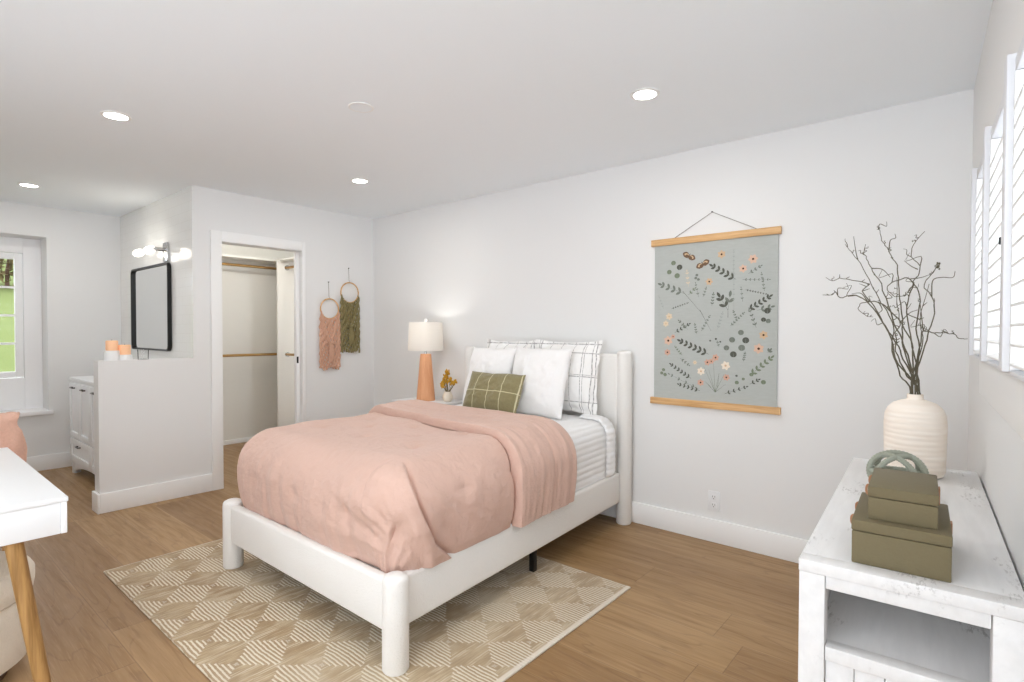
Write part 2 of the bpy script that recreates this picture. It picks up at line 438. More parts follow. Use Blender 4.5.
b = NB(); box(b, XC-.12, XC, 1.068, YM+.0125, 0, 1.08); struct('wall_low', b, M_wall, 'white waist-high half wall beside the vanity', 'half wall')
b = NB()
for a in ((XF-.05, XF+.1, YM+.12, 3.8, 0, H), (XF-.05, XC-.12, 3.7, 3.8, 0, H)): box(b, *a)
struct('wall_closet', b, M_closet, 'dim off-white back wall inside the closet', 'wall')
b = NB(); box(b, XF, -1.7, -1.7, -1.6, 0, H); struct('wall_light_block', b, M_wall, 'white wall added out of view behind the desk corner to cut daylight', 'wall')  # added wall out of view; its width cuts daylight on the left side
# baseboards
BB, BT = .14, .016
b = NB(); box(b, XC+.001, .2, YW-BT, YW, 0, BB, bev=.003); struct('baseboard_back', b, M_trim, 'white baseboard along the bed wall', 'baseboard', flat=False)
b = NB(); box(b, XC-.12-BT, XC+BT, 1.068-BT, 1.068, 0, BB, bev=.003); box(b, XC, XC+BT, 1.068, 1.817, 0, BB, bev=.003); box(b, XC-.12-BT, XC-.12, 1.068, 1.20, 0, BB, bev=.003)
struct('baseboard_low', b, M_trim, 'white baseboard wrapping the half wall', 'baseboard', flat=False)
b = NB(); box(b, XF, XF+BT, -1.7, YM, 0, BB, bev=.003); struct('baseboard_left', b, M_trim, 'white baseboard under the recessed window', 'baseboard', flat=False)
b = NB(); box(b, XC, XC+BT, 2.69, YW-BT, 0, BB, bev=.003); struct('baseboard_middle', b, M_trim, 'white baseboard right of the closet doorway', 'baseboard', flat=False)
b = NB(); box(b, XF+.1, XF+.1+BT, YM+.12, 3.7, 0, .05, bev=.003); struct('baseboard_closet', b, M_trim, 'white baseboard inside the closet', 'baseboard', flat=False)
b = NB(); box(b, WX-BT, WX, -1.0, YW+.0, 0, BB, bev=.003, M=RW); struct('baseboard_right', b, M_trim, 'white baseboard along the window wall', 'baseboard', flat=False)
# closet doorway trim: casing, jamb, pocket door edge
b = NB(); ct = .02
box(b, XC, XC+ct, OY0-.085, OY0, 0, OZ+.085, bev=.003); box(b, XC, XC+ct, OY1, OY1+.03, 0, OZ+.085, bev=.003); box(b, XC, XC+ct, OY0, OY1, OZ, OZ+.085, bev=.003)
struct('trim_1', b, M_trim, 'white casing around the closet doorway', 'trim', flat=False)
dr = thing('door_1', 'white sliding pocket door mostly hidden in the wall', 'door', (XC-.06, 2.60, 0)); dr['kind'] = 'structure'
b = NB(); box(b, -.022, .022, -.03, -.001, .004, OZ-.004, bev=.002); part('door_leaf', b, M_trim, dr)
b = NB(); box(b, .0225, .025, -.030, -.012, 1.00, 1.06, bev=.001); part('latch', b, M_black, dr, label='small black edge latch')
# recessed left window: jamb lining, frame, sash, muntins, panes, sill
wd = thing('window_1', 'white framed window in a deep recess with garden outside', 'window', (XF-.25, .635, WZ0)); wd['kind'] = 'structure'
b = NB(); fx0, fx1 = XF-.34, XF-.25
for a in ((fx0, fx1, WY1-.13, WY1, WZ0, WZ1), (fx0, fx1, WY0, WY0+.075, WZ0, WZ1), (fx0, fx1, WY0+.075, WY1-.13, WZ1-.14, WZ1), (fx0, fx1, WY0+.075, WY1-.13, WZ0, WZ0+.30)): box(b, *a, bev=.004)
part('window_frame', b, M_sill, wd, world=True)
b = NB(); s0, s1 = XF-.31, XF-.265; y0, y1, z0, z1 = WY0+.085, WY1-.135, WZ0+.305, WZ1-.145; sw = .055
for a in ((s0, s1, y0, y0+sw, z0, z1), (s0, s1, y1-sw, y1, z0, z1), (s0, s1, y0+sw, y1-sw, z0, z0+sw), (s0, s1, y0+sw, y1-sw, z1-sw, z1)): box(b, *a, bev=.004)
for k in range(1, 4): zz = z0+sw+(z1-z0-2*sw)*k/4; box(b, s0+.01, s1-.005, y0+sw, y1-sw, zz-.01, zz+.01)
for k in (1, 2): yy = y0+sw+(y1-y0-2*sw)*k/3; box(b, s0+.01, s1-.005, yy-.01, yy+.01, z0+sw, z1-sw)
part('sash', b, M_sill, wd, world=True)
b = NB(); box(b, XF-.295, XF-.291, y0+sw, y1-sw, z0+sw, z1-sw); part('pane', b, M_glass, wd, world=True, flat=True)
b = NB(); box(b, XF-.25, XF+.045, WY0-.03, WY1+.03, WZ0-.03, WZ0+.006, bev=.004); struct('trim_2', b, M_sill, 'white sill board of the recessed window', 'window sill', flat=False)
# shuttered window on the right
w2 = thing('window_2', 'wide window glazing behind the white shutters', 'window', RW @ Vector((WX+.11, .8, ZO0)), D3); w2['kind'] = 'structure'
b = NB()
for a in ((WX+.09, WX+.14, YO0, YO1, ZO0, ZO0+.04), (WX+.09, WX+.14, YO0, YO1, ZO1-.04, ZO1), (WX+.09, WX+.14, YO1-.04, YO1, ZO0, ZO1), (WX+.09, WX+.14, YO0, YO0+.04, ZO0, ZO1), (WX+.09, WX+.14, .75, .8, ZO0, ZO1)): box(b, *a, M=RW)
part('window_frame', b, M_sill, w2, world=True)
b = NB(); box(b, WX+.112, WX+.116, YO0+.04, YO1-.04, ZO0+.04, ZO1-.04, M=RW); part('pane', b, M_glass, w2, world=True, flat=True)
b = NB(); box(b, WX-.012, WX, -1.0, 2.62, 1.079, ZO0-.0, bev=.002, M=RW); struct('trim_3', b, M_trim, 'flat white apron board under the shutters', 'trim', flat=False)
# shutters: one thing per panel, hung between posts
posts = [2.53, 2.045, 1.555, 1.075, .595, .115, -.365]
SHN = ['furthest from the window wall\'s near end, beside the room corner', 'second from the room corner, with the black latch', 'third from the room corner, at the photo\'s right edge', 'fourth from the room corner', 'fifth from the room corner', 'sixth from the room corner']
SHN[0] = 'nearest the room corner'
sf = NB()
for p in posts: box(sf, WX-.049, WX+.03, p-.05, p, ZO0+.003, ZO1+.022, bev=.003, M=RW)
box(sf, WX-.036, WX+.03, posts[-1], posts[0]-.05, ZO0-.003, ZO0+.006, bev=.002, M=RW); box(sf, WX-.036, WX+.03, posts[-1], posts[0]-.05, ZO1-.018, ZO1+.012, bev=.002, M=RW)
struct('trim_4', sf, M_shutter, 'white posts and rails of the shutter frame', 'shutter frame', flat=False)
LP = .0395
for i in range(6):
    y1 = posts[i]-.053; y0 = posts[i+1]+.003
    t = thing('shutter', 'white louvred shutter panel '+SHN[i], 'shutter', RW @ Vector((WX, (y0+y1)/2, ZO0+.0065)), D3, 'plantation shutters')
    hl = (y1-y0)/2; zt = ZO1-.0185-(ZO0+.0065)

    for s in (-1, 1):
        f = NB(); box(f, -.037, -.004, s*hl-.012 if s > 0 else s*hl, s*hl if s > 0 else s*hl+.012, .001, zt-.001, bev=.001); part('stile', f, M_trim, t)

    n = int((zt-.01)/LP)
    lv = None
    for k in range(n):
        zc = .018+k*LP
        if lv is None:
            f = NB(); box(f, -.024, .024, -hl+.0125, hl-.0125, -.003, .003, bev=.0025); bmesh.ops.transform(f, matrix=Matrix.Rotation(R(-14), 4, 'Y'), verts=f.verts[:])
            lv = part('louver', f, M_trim, t); lv.location = (-.0155, 0, zc)
        else:
            c = lv.copy(); C.objects.link(c); c.parent = t; c.location = (-.0155, 0, zc)
    if i == 1:
        f = NB(); box(f, -.041, -.0345, -hl+.001, -hl+.008, .252, .292, bev=.002); box(f, -.052, -.038, -hl+.001, -hl+.006, .264, .280, bev=.002); part('latch', f, M_black, t, label='small black latch')

# garden outside the left window
b = NB()
P = np.zeros((44, 30, 3))
for i in range(44):
    for j in range(30):
        X = -7.6-i*.55; Y = -4+j*.45
        P[i, j] = (X, Y, max(0., (-7.6-X))*.22-.1+.12*mnoise.noise((X*.5, Y*.5, 0)))
grid_mesh(b, P); struct('lawn', b, M_grass, 'sunlit green grass slope outside the recessed window', 'lawn', flat=False)
def shrub(loc, s, seed, label):
    rnd = random.Random(seed); b = NB()
    t = thing('shrub', label, 'shrub', loc, 0, 'garden shrubs')
    for _ in range(420):
        v = Vector((rnd.gauss(0, 1), rnd.gauss(0, 1), rnd.gauss(0, .8))); v = v.normalized()*rnd.uniform(.5, 1.)*s; v.z += s*1.05
        a = Vector((rnd.gauss(0, 1), rnd.gauss(0, 1), rnd.gauss(0, 1))).normalized(); c2 = a.cross(Vector((.3, .5, .8))).normalized(); l = .16*s
        poly(b, [v-a*l, v+c2*l*.5, v+a*l, v-c2*l*.5])
    part('foliage', b, M_leaf, t, flat=True)
    b = NB(); tube(b, [(0, 0, -.1), (.05, 0, s*.6), (0, .05, s*1.2)], [.06*s, .05*s, .02*s]); part('stem', b, M_darkwood, t)
shrub((-18.6, 2.35, 2.3), .8, 3, 'rust-leaved shrub on the slope behind the top left pane')
shrub((-20.4, 5.0, 2.7), 1.0, 5, 'larger brown-leaved shrub on the slope, right in the window')

# ------------------------------------------------------------------ bed
KS = .0704
def bw(u, v, z): return Vector((-2.531+u+KS*v, 3.27-v, z))
def bedmap(bm):
    for vt in bm.verts: vt.co = bw(*vt.co)
    return bm
bed = thing('bed', 'low white boucle bed with rounded corner posts', 'bed', bw(0, 1, 0))
PU, PV = .7175, 1.975; PR = .051
for s in (-1, 1):
    b = NB(); lathe(b, [(0, 0), (PR*.9, 0), (PR, .008), (PR, .335), (PR*.97, .349), (PR*.86, .359), (PR*.6, .366), (0, .369)], 32, Matrix.Translation(bw(.7175 if s > 0 else -.702, PV, .010)))
    part('post', b, M_boucle, bed, world=True)
    b = NB(); lathe(b, [(0, 0), (PR*.9, 0), (PR, .008), (PR, 1.145), (PR*.97, 1.155), (PR*.86, 1.162), (PR*.6, 1.166), (0, 1.168)], 32, Matrix.Translation(bw(.722 if s > 0 else -.722, -.043, .001)))
    part('post', b, M_boucle, bed, world=True)
    b = NB(); box(b, s*.695-.025, s*.695+.025, .010, 1.93, .15, .355, bev=.018, seg=3); bedmap(b); part('side_rail', b, M_boucle, bed, world=True)
b = NB(); box(b, -.675, .675, 1.952, 2.005, .15, .355, bev=.018, seg=3); bedmap(b); part('footboard', b, M_boucle, bed, world=True)
b = NB(); box(b, -.68, .69, -.075, .005, .15, 1.145, bev=.025, seg=3); bedmap(b); part('headboard', b, M_boucle, bed, world=True)
b = NB()
for k in range(12): v = .1+k*.155; box(b, -.674, .674, v, v+.07, .255, .275)
box(b, -.674, -.64, .05, 1.94, .225, .2549); box(b, .64, .674, .05, 1.94, .225, .2549); bedmap(b); part('slat_base', b, M_black, bed, world=True)
for s in (-1, 1):
    b = NB(); box(b, s*.655-.016, s*.655+.016, .94, .972, .0105, .2245, bev=.002); bedmap(b); part('support_leg', b, M_black, bed, world=True, label='slim black metal support leg')
b = NB(); box(b, -.665, .665, .06, 1.925, .276, .66, bev=.05, seg=4); bedmap(b)
solo('mattress', b, M_cotton, 'white mattress on the low boucle bed', 'mattress')

def drape(A, Bv, a0, b0, r, zt, disp, vmap=None):
    n, m = len(A), len(Bv); P = np.zeros((n, m, 3)); E = np.zeros((n, m)); 
    for i, a in enumerate(A):
        for j, v in enumerate(Bv):
            if vmap: v = vmap(a, v)
            ex = max(abs(a)-a0, 0); ey = max(v-b0, 0) if b0 is not None else 0
            e = (ex**4+ey**4)**.25; h = math.hypot(ex, ey)
            cx, cy = (ex/h, ey/h) if h > 0 else (0, 0)
            q = r*PI/2
            if e < q: hz, dz = r*math.sin(e/r), r*(1-math.cos(e/r))
            else: hz, dz = r, r+(e-q)
            E[i, j] = e
            sg = 1 if a >= 0 else -1
            P[i, j] = (sg*(min(abs(a), a0)+hz*cx), (min(v, b0) if b0 is not None else v)+hz*cy, zt-dz)
    du = np.gradient(P, axis=0); dv = np.gradient(P, axis=1)
    N = np.cross(du, dv); N /= np.linalg.norm(N, axis=2, keepdims=True)+1e-9
    D = np.zeros((n, m))
    for i, a in enumerate(A):
        for j, v in enumerate(Bv): D[i, j] = disp(a, vmap(a, v) if vmap else v, E[i, j], P[i, j])
    return P+N*D[:, :, None]
def sst(x, a, b):
    t = min(1, max(0, (x-a)/(b-a))); return t*t*(3-2*t)
def nn(x, y, z=0.): return mnoise.noise((x, y, z))
A0, B0, RR, ZT = .565, 1.80, .165, .762
EMAX = .51
tufts = [(ua, vb) for vb in (1.25, 1.60, 2.12) for ua in (-.78, -.4, 0., .4, .80)] + [(-.2, 1.42), (.2, 1.42)]
V1, V2 = .665, 1.14
def fold_end(a): return V2+.12*max(-1.2, min(.75, a))+.012*nn(a*4, 0)
def fold_start(a): return V1+.012*nn(a*3, 2)
def d_comf(a, v, e, p):
    q = RR*PI/2
    d = .010*nn(a*3, v*3, 1.)+.004*nn(a*9, v*9, 4.)
    side = sst(e, .10, .30)
    d += side*.032*math.sin(PI*min(1, max(0, (e-.05)/.46)))        # belly
    footw = sst(v, B0, B0+.12); sidew = 1-footw
    if footw > 0:
        d += footw*side*(.012*nn(a*15, e*2.2, 3.)+.007*nn(a*33+e*4, e*2.2, 8.)*sst(-a, -.45, .2))
        k = sst(a, .05, .5)
        fan = math.atan2(.44-e, 1.02-a); d += footw*k*side*sst(math.hypot(.44-e, 1.02-a), .22, .45)*(.013*nn(fan*7., 2.+math.hypot(.44-e, 1.02-a)*2., 5.)+.007*nn(fan*15., math.hypot(.44-e, 1.02-a)*3., 9.))
    if sidew > 0 and abs(a) > A0:
        d += sidew*side*(.006*nn(v*7, e*5, 2.)+.004*nn((v*.7+e)*20, (v-e)*5, 6.))
        d += sidew*side*(.012*nn((v*1.2+e)*9, (v-e)*2., 7.))*sst(v, 1.35, 1.75)
    if a > 0:                                                       # gathered corner fold
        s = (v-B0-.015)+.36*(e-.08)-.15*math.sin(PI*min(1, max(0, (e-.03)/.50)))
        w = sst(e, .04, .16)
        d += w*.030*sst(s, -.006, .006)*(1-sst(s, .06, .24))*(1 if abs(a) > A0-.02 else 0)
        d -= w*.012*math.exp(-((s+.012)/.012)**2)*sst(a, A0-.02, A0+.06)
    for (ta, tb) in tufts:
        dd = math.hypot(a-ta, (v-tb)); 
        if dd < .25:
            d -= .011*math.exp(-(dd/.035)**2)+.006*math.exp(-(dd/.10)**2)
            d -= .006*math.exp(-((a-ta)/.007)**2-((v-tb)/.05)**2)
    d += .006*math.sin(a*9.2)*math.sin(v*9.)+.0016*nn(a*42, v*20, 11.)+.0012*nn(a*20, v*60, 12.)
    d -= .020*math.exp(-((v-fold_end(a)-.002)/.012)**2)
    return d-.008*sst(e, EMAX-.05, EMAX)
A = np.linspace(-(A0+EMAX), A0+EMAX, 290); Bv = np.linspace(.72, B0+EMAX, 270)
b = NB(); grid_mesh(b, drape(A, Bv, A0, B0, RR, ZT, d_comf)); bedmap(b)
comf = solo('comforter', b, M_pink, 'blush pink tufted comforter spread over the bed', 'comforter', origin=bw(0, 1.5, .3), ang=80)
def d_fold(a, v, e, p):
    w = min(1, max(0, (fold_end(a)-v)/.013)); w2 = min(1, max(0, (v-fold_start(a))/.05))
    t = math.sqrt(max(0, 1-(1-w)**2))*math.sqrt(max(0, 1-(1-w2)**2))
    th = .040*(1-.25*sst(a, -.6, -.3)) 
    d = -.014+(th+.018)*t
    side = sst(e, .1, .3)
    d += t*(.010*nn(a*2.4, v*17, 3.)+.006*nn(a*5, v*34, 9.)+side*.020*math.sin(PI*min(1, max(0, (e-.05)/.46))))
    d -= t*.010*math.exp(-((v-.93-.04*nn(a*2, 1))/.010)**2)*sst(nn(a*3, 4.)+.5, .3, .6)
    if a > 0: d -= t*.010*math.exp(-((v-.89)/.012)**2-((e-.34)/.08)**2)
    return d
A = np.linspace(-(A0+.515), A0+.515, 220); Bv = np.concatenate([np.linspace(0, .08, 10), np.linspace(.10, .95, 70), np.linspace(.955, 1.0, 20)])
b = NB(); grid_mesh(b, drape(A, Bv, A0, None, RR, ZT+.004, d_fold, lambda a, t: fold_start(a)+t*(fold_end(a)-fold_start(a)))); bedmap(b)
part('folded_edge', b, M_pink, comf, world=True, ang=80)
def d_quilt(a, v, e, p):
    q = .0037*abs(math.sin(PI*e/.037))*sst(e, .02, .05)
    return q+.004*nn(a*3, v*5, 2.)+.004*nn(a*12, v*9)*sst(e, .1, .3)
A = np.linspace(-1.015, 1.015, 420); Bv = np.linspace(.10, .95, 46)
b = NB(); grid_mesh(b, drape(A, Bv, .60, None, .10, .716, d_quilt)); bedmap(b)
cov = solo('coverlet', b, M_quilt, 'white ribbed coverlet tucked over the head end of the mattress', 'coverlet', origin=bw(0, .5, .3), ang=80)
def d_flap(a, v, e, p):
    w = max(0, 1-((v-.135)/.062)**2)
    return .003+.022*math.sqrt(w)+.0037*abs(math.sin(PI*e/.037))*sst(e, .02, .05)-.03*sst(e, .40, .44)
A = np.linspace(.50, 1.02, 130); Bv = np.linspace(.078, .196, 26)
b = NB(); grid_mesh(b, drape(A, Bv, .60, None, .10, .716, d_flap)); bedmap(b); part('folded_corner', b, M_quilt, cov, world=True, ang=80)

def pillow(w, h, th, m, name, label, cat, loc, tilt, yaw=0., flange=0., seed=1, group=None, roll=0., n=46):
    rnd = seed*7.3; b = NB(); P = [[], []]
    S1 = np.linspace(-1, 1, n)
    for sgn in (0, 1):
        G = np.zeros((n, n, 3))
        for i, a in enumerate(S1):
            for j, c in enumerate(S1):
                fl = 1-flange/(w/2); fa, fc = min(1, abs(a)/fl), min(1, abs(c)/(1-flange/(h/2)))
                t = (max(0, 1-abs(fa)**2.6)**.5)*(max(0, 1-abs(fc)**2.6)**.5)
                px = a*w/2*(1-(.07 if flange else .035)*(1-c*c)); py = c*h/2*(1-(.075 if flange else .045)*(1-a*a))
                px += .006*nn(a*3+rnd, c*3, 1.); py += .007*nn(a*3, c*3+rnd, 2.)
                edge = 1 if max(abs(a), abs(c)) > .999 else 0
                z = th/2*t*(1+.16*nn(a*1.6+rnd, c*1.6))+.009*t*nn(a*4+rnd, c*4, 3.)+.005*t*nn(a*10+rnd, c*7, 5.)+(.0035*(1-edge) if flange else .0)
                z = z if sgn else -z
                if flange: z += .024*nn(a*4+rnd, c*4, 8.)*(1-t)
                G[i, j] = (px, py, z+.012*(c*c)*0)
        grid_mesh(b, G)
    bmesh.ops.remove_doubles(b, verts=b.verts[:], dist=.0004)
    me = finish(b, name, m, ang=60)
    o = bpy.data.objects.new(name, me); C.objects.link(o)
    o.rotation_euler = (Matrix.Rotation(yaw, 3, 'Z') @ Matrix.Rotation(roll, 3, 'Y') @ Matrix.Rotation(tilt, 3, 'X')).to_euler(); o.location = loc
    return tag(o, label, cat, group)
pillow(.535, .51, .13, M_plaid, 'pillow_sham', 'white plaid euro sham at the back right, against the headboard', 'pillow', (-2.19, 3.165, .986), R(82), R(2), .03, 1, 'plaid shams')
pillow(.535, .51, .13, M_plaid, 'pillow_sham', 'white plaid euro sham at the back left, mostly hidden by a white pillow', 'pillow', (-2.715, 3.165, .984), R(82), R(-1), .03, 2, 'plaid shams')
pillow(.47, .48, .15, M_cotton, 'pillow', 'plain white square pillow right of the olive lumbar cushion', 'pillow', (-2.295, 2.985, .955), R(74), R(2), 0, 3, 'plain white pillows')
pillow(.44, .47, .15, M_cotton, 'pillow', 'plain white square pillow behind the left half of the olive cushion', 'pillow', (-2.755, 2.985, .95), R(74), R(-2), 0, 4, 'plain white pillows')
pillow(.48, .29, .13, M_olive, 'lumbar_cushion', 'small olive lumbar cushion with cream windowpane lines', 'cushion', (-2.545, 2.80, .876), R(66), R(3), 0, 5)

# ------------------------------------------------------------------ rug
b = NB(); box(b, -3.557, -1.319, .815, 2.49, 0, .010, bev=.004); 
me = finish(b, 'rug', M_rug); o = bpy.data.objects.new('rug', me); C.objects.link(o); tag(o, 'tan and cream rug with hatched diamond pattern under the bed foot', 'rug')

# ------------------------------------------------------------------ nightstand, lamp, flowers
ns = thing('nightstand', 'white nightstand behind the bed beside the lit lamp', 'nightstand', (-3.60, 3.15, 0))
b = NB(); box(b, -.27, .27, -.20, .21, .675, .70, bev=.005); part('top', b, M_white, ns)
b = NB(); box(b, -.25, .25, -.18, .20, .22, .6745, bev=.004); part('body', b, M_white, ns)
for z0 in (.235, .46):
    b = NB(); box(b, -.235, .235, -.197, -.1805, z0, z0+.20, bev=.003); d_ = part('drawer', b, M_white, ns)
    b = NB(); lathe(b, [(0, 0), (.006, 0), (.006, .012), (.013, .016), (.013, .024), (0, .027)], 16, Matrix.Translation((0, -.1975, z0+.1)) @ Matrix.Rotation(R(90), 4, 'X')); part('knob', b, M_brass, d_)
for sx in (-.22, .22):
    for sy in (-.15, .17): b = NB(); lathe(b, [(.012, 0), (.02, .2195)], 16, Matrix.Translation((sx, sy, .0005))); part('leg', b, M_oak, ns)
lp = thing('table_lamp', 'lit table lamp with tapered orange wood base and white drum shade', 'lamp', (-3.625, 3.13, .7005))
b = NB(); lathe(b, [(0, 0), (.078, 0), (.080, .006), (.047, .395), (.044, .40), (0, .40)], 40); part('base', b, M_lampwood, lp)
b = NB(); lathe(b, [(.010, .4005), (.010, .47), (.016, .475), (.016, .52), (0, .52)], 16); part('socket', b, M_chrome, lp)
b = NB(); lathe(b, [(.152, .430), (.142, .672)], 48, cap=False); lathe(b, [(.1505, .431), (.1405, .671)], 48, cap=False)
sh = part('lamp_shade', b, M_shade, lp)
b = NB()
for k in range(3): a = k*2*PI/3; tube(b, [(0, 0, .662), (.141*math.cos(a), .141*math.sin(a), .662)], .0025, 6)
tube(b, [(.03, 0, .50), (.05, 0, .57), (.02, 0, .655), (0, 0, .664)], .0022, 6); part('harp', b, M_chrome, sh)
b = NB(); lathe(b, [(0, .664), (.006, .665), (.006, .678), (.013, .684), (.015, .694), (.010, .704), (0, .708)], 20); part('finial', b, M_frost, lp)
b = NB(); lathe(b, [(0, .521), (.014, .522), (.030, .56), (.028, .585), (.012, .603), (0, .606)], 20); part('bulb', b, M_glow, lp)
add_light('bulb_light', 'POINT', lp, (0, 0, .585), LAMP_W, (1, .96, .91), .03)
b = NB(); lathe(b, [(0, .002), (.03, .002), (.042, .02), (.045, .045), (.034, .07), (.031, .085), (.027, .085), (.03, .07), (.038, .045), (.036, .02), (0, .010)], 28, Matrix.Translation((-3.425, 3.20, .7005)))
solo('small_vase', b, M_pot, 'small cream vase on the nightstand holding dried flowers', 'vase')
rnd = random.Random(4); fl = thing('dried_flower_bunch', 'bunch of dried mustard-yellow flowers in the small cream vase', 'flowers', (-3.425, 3.20, .785))
b = NB(); g = NB(); tips = [(-.045, 0, .10), (-.03, .02, .155), (-.06, -.01, .06), (0, -.02, .13), (.03, 0, .10), (.06, .01, .075), (.085, 0, .085), (-.015, -.03, .08), (.02, .03, .065), (-.04, .02, .125), (-.005, .0, .165), (-.02, -.03, .05), (.0, .0, .09)]
for tx in tips:
    tube(b, smooth_pts([(0, 0, -.05), (tx[0]*.3, tx[1]*.3, .0), (tx[0]*.8, tx[1]*.8, tx[2]*.6), tx], 3), .0022, 5)
    for _ in range(16):
        dv = Vector((rnd.gauss(0, 1), rnd.gauss(0, 1), rnd.gauss(0, 1.3))); dv = dv.normalized()*rnd.uniform(.006, .024)
        t = bmesh.new(); bmesh.ops.create_icosphere(t, subdivisions=1, radius=rnd.uniform(.005, .009)); _join(g, t, Matrix.Translation(Vector(tx)+dv) @ Matrix.Diagonal((1, .7, 1.5, 1)))
part('stems', b, M_green, fl); part('blossoms', g, M_yellow, fl)

# ------------------------------------------------------------------ wall art on the bed wall
art = thing('wall_tapestry', 'hanging canvas print of meadow flowers between two oak rods', 'wall art', (-1.253, YW, .824))
CY = -.010
b = NB(); box(b, -.396, .396, -.024, -.0005, 1.031, 1.073, bev=.002); part('top_rod', b, M_oak, art)
b = NB(); box(b, -.396, .402, -.024, -.0005, 0, .042, bev=.002); part('bottom_rod', b, M_oak, art)
b = NB(); tube(b, [(-.244, -.006, 1.073), (0, -.006, 1.208), (.264, -.006, 1.073)], .0022, 6); part('hanging_cord', b, M_string, art)
b = NB(); lathe(b, [(0, 0), (.004, 0), (.004, .012), (0, .013)], 10, Matrix.Translation((0, -.0005, 1.209)) @ Matrix.Rotation(R(90), 4, 'X')); part('nail', b, M_nickel, art)
PCOL = dict(dk=srgb(92, 94, 86), md=srgb(120, 126, 117), gg=srgb(122, 132, 112), lt=srgb(160, 166, 162), cream=srgb(214, 198, 170), tan=srgb(206, 178, 146), peach=srgb(214, 182, 160), pink=srgb(206, 166, 146), white=srgb(228, 216, 198), brown=srgb(118, 96, 78), eye=srgb(84, 62, 50))
PK = list(PCOL); canv = [M_canvas]+[mat('print_'+['charcoal_green', 'slate_green', 'sage', 'pale_grey', 'cream', 'tan', 'peach', 'pink', 'ivory', 'brown', 'umber'][i], PCOL[k], .9, spec=.05) for i, k in enumerate(PK)]
PI_ = {k: i+1 for i, k in enumerate(PK)}
b = NB(); box(b, -.374, .381, CY-.0008, CY+.0008, .041, 1.032)
_ly = [CY-.0010]
def lay(): _ly[0] -= .0000022; return _ly[0]
def pxz(x, z): return (x+1.253, z-.824)
def leaf(x, z, ang, l, w, k):
    y = lay(); ca, sa = math.cos(ang), math.sin(ang); pts = []
    for i in range(10):
        t = i/10*2*PI; u = (1-math.cos(t))/2*l; q = math.sin(t)*w*(1 if math.cos(t) > 0 else 1)*(.55+.45*math.sin(u/l*PI))
        pts.append((x+u*ca-q*sa, y, z+u*sa+q*ca))
    poly(b, pts, PI_[k])
def disc(x, z, r, k, sq=1., n=12):
    y = lay(); poly(b, [(x+r*math.cos(i/n*2*PI), y, z+r*sq*math.sin(i/n*2*PI)) for i in range(n)], PI_[k])
def stroke(p, q, w, k):
    y = lay(); dx, dz = q[0]-p[0], q[1]-p[1]; l = math.hypot(dx, dz); nx, nz_ = -dz/l*w, dx/l*w
    poly(b, [(p[0]-nx, y, p[1]-nz_), (p[0]+nx, y, p[1]+nz_), (q[0]+nx*.4, y, q[1]+nz_*.4), (q[0]-nx*.4, y, q[1]-nz_*.4)], PI_[k])
FLW= [(-1.192,1.767,0.022,'tan'),(-1.009,1.724,0.024,'peach'),(-1.065,1.672,0.021,'peach'),(-1.266,1.606,0.02,'tan'),(-1.525,1.395,0.02,'cream'),(-1.547,1.349,0.018,'cream'),(-1.53,1.239,0.026,'peach'),(-1.535,1.163,0.019,'pink'),(-0.947,1.279,0.022,'tan'),(-0.973,1.199,0.026,'peach'),(-1.273,1.108,0.018,'pink'),(-1.223,1.139,0.019,'pink'),(-1.249,1.115,0.015,'pink'),(-1.313,1.051,0.022,'white'),(-1.162,1.092,0.024,'white'),(-1.315,0.98,0.019,'pink'),(-1.157,1.021,0.018,'pink'),(-1.497,1.265,0.013,'pink'),(-1.352,1.104,0.012,'cream')]
LFV= [(-1.498,1.738,0.016,'gg'),(-1.457,1.708,0.019,'dk'),(-1.526,1.682,0.016,'gg'),(-1.473,1.655,0.018,'gg'),(-1.125,1.249,0.018,'md'),(-1.074,1.293,0.017,'md'),(-1.046,1.247,0.02,'dk'),(-1.158,1.2,0.017,'md'),(-1.069,1.202,0.02,'md'),(-1.117,1.162,0.02,'dk'),(-1.257,1.242,0.006,'dk'),(-1.222,1.253,0.007,'dk'),(-1.195,1.236,0.006,'dk'),(-0.927,1.419,0.018,'dk'),(-0.948,1.368,0.014,'dk'),(-0.922,1.36,0.014,'md'),(-1.344,1.651,0.009,'md'),(-1.351,1.633,0.009,'md'),(-1.334,1.623,0.009,'md'),(-1.561,1.049,0.011,'gg'),(-1.573,1.027,0.011,'gg'),(-1.55,1.018,0.012,'gg'),(-1.095,0.994,0.012,'gg'),(-1.058,1.017,0.009,'gg'),(-0.945,1.005,0.014,'gg'),(-1.012,1.046,0.012,'gg'),(-1.097,1.034,0.007,'dk')]
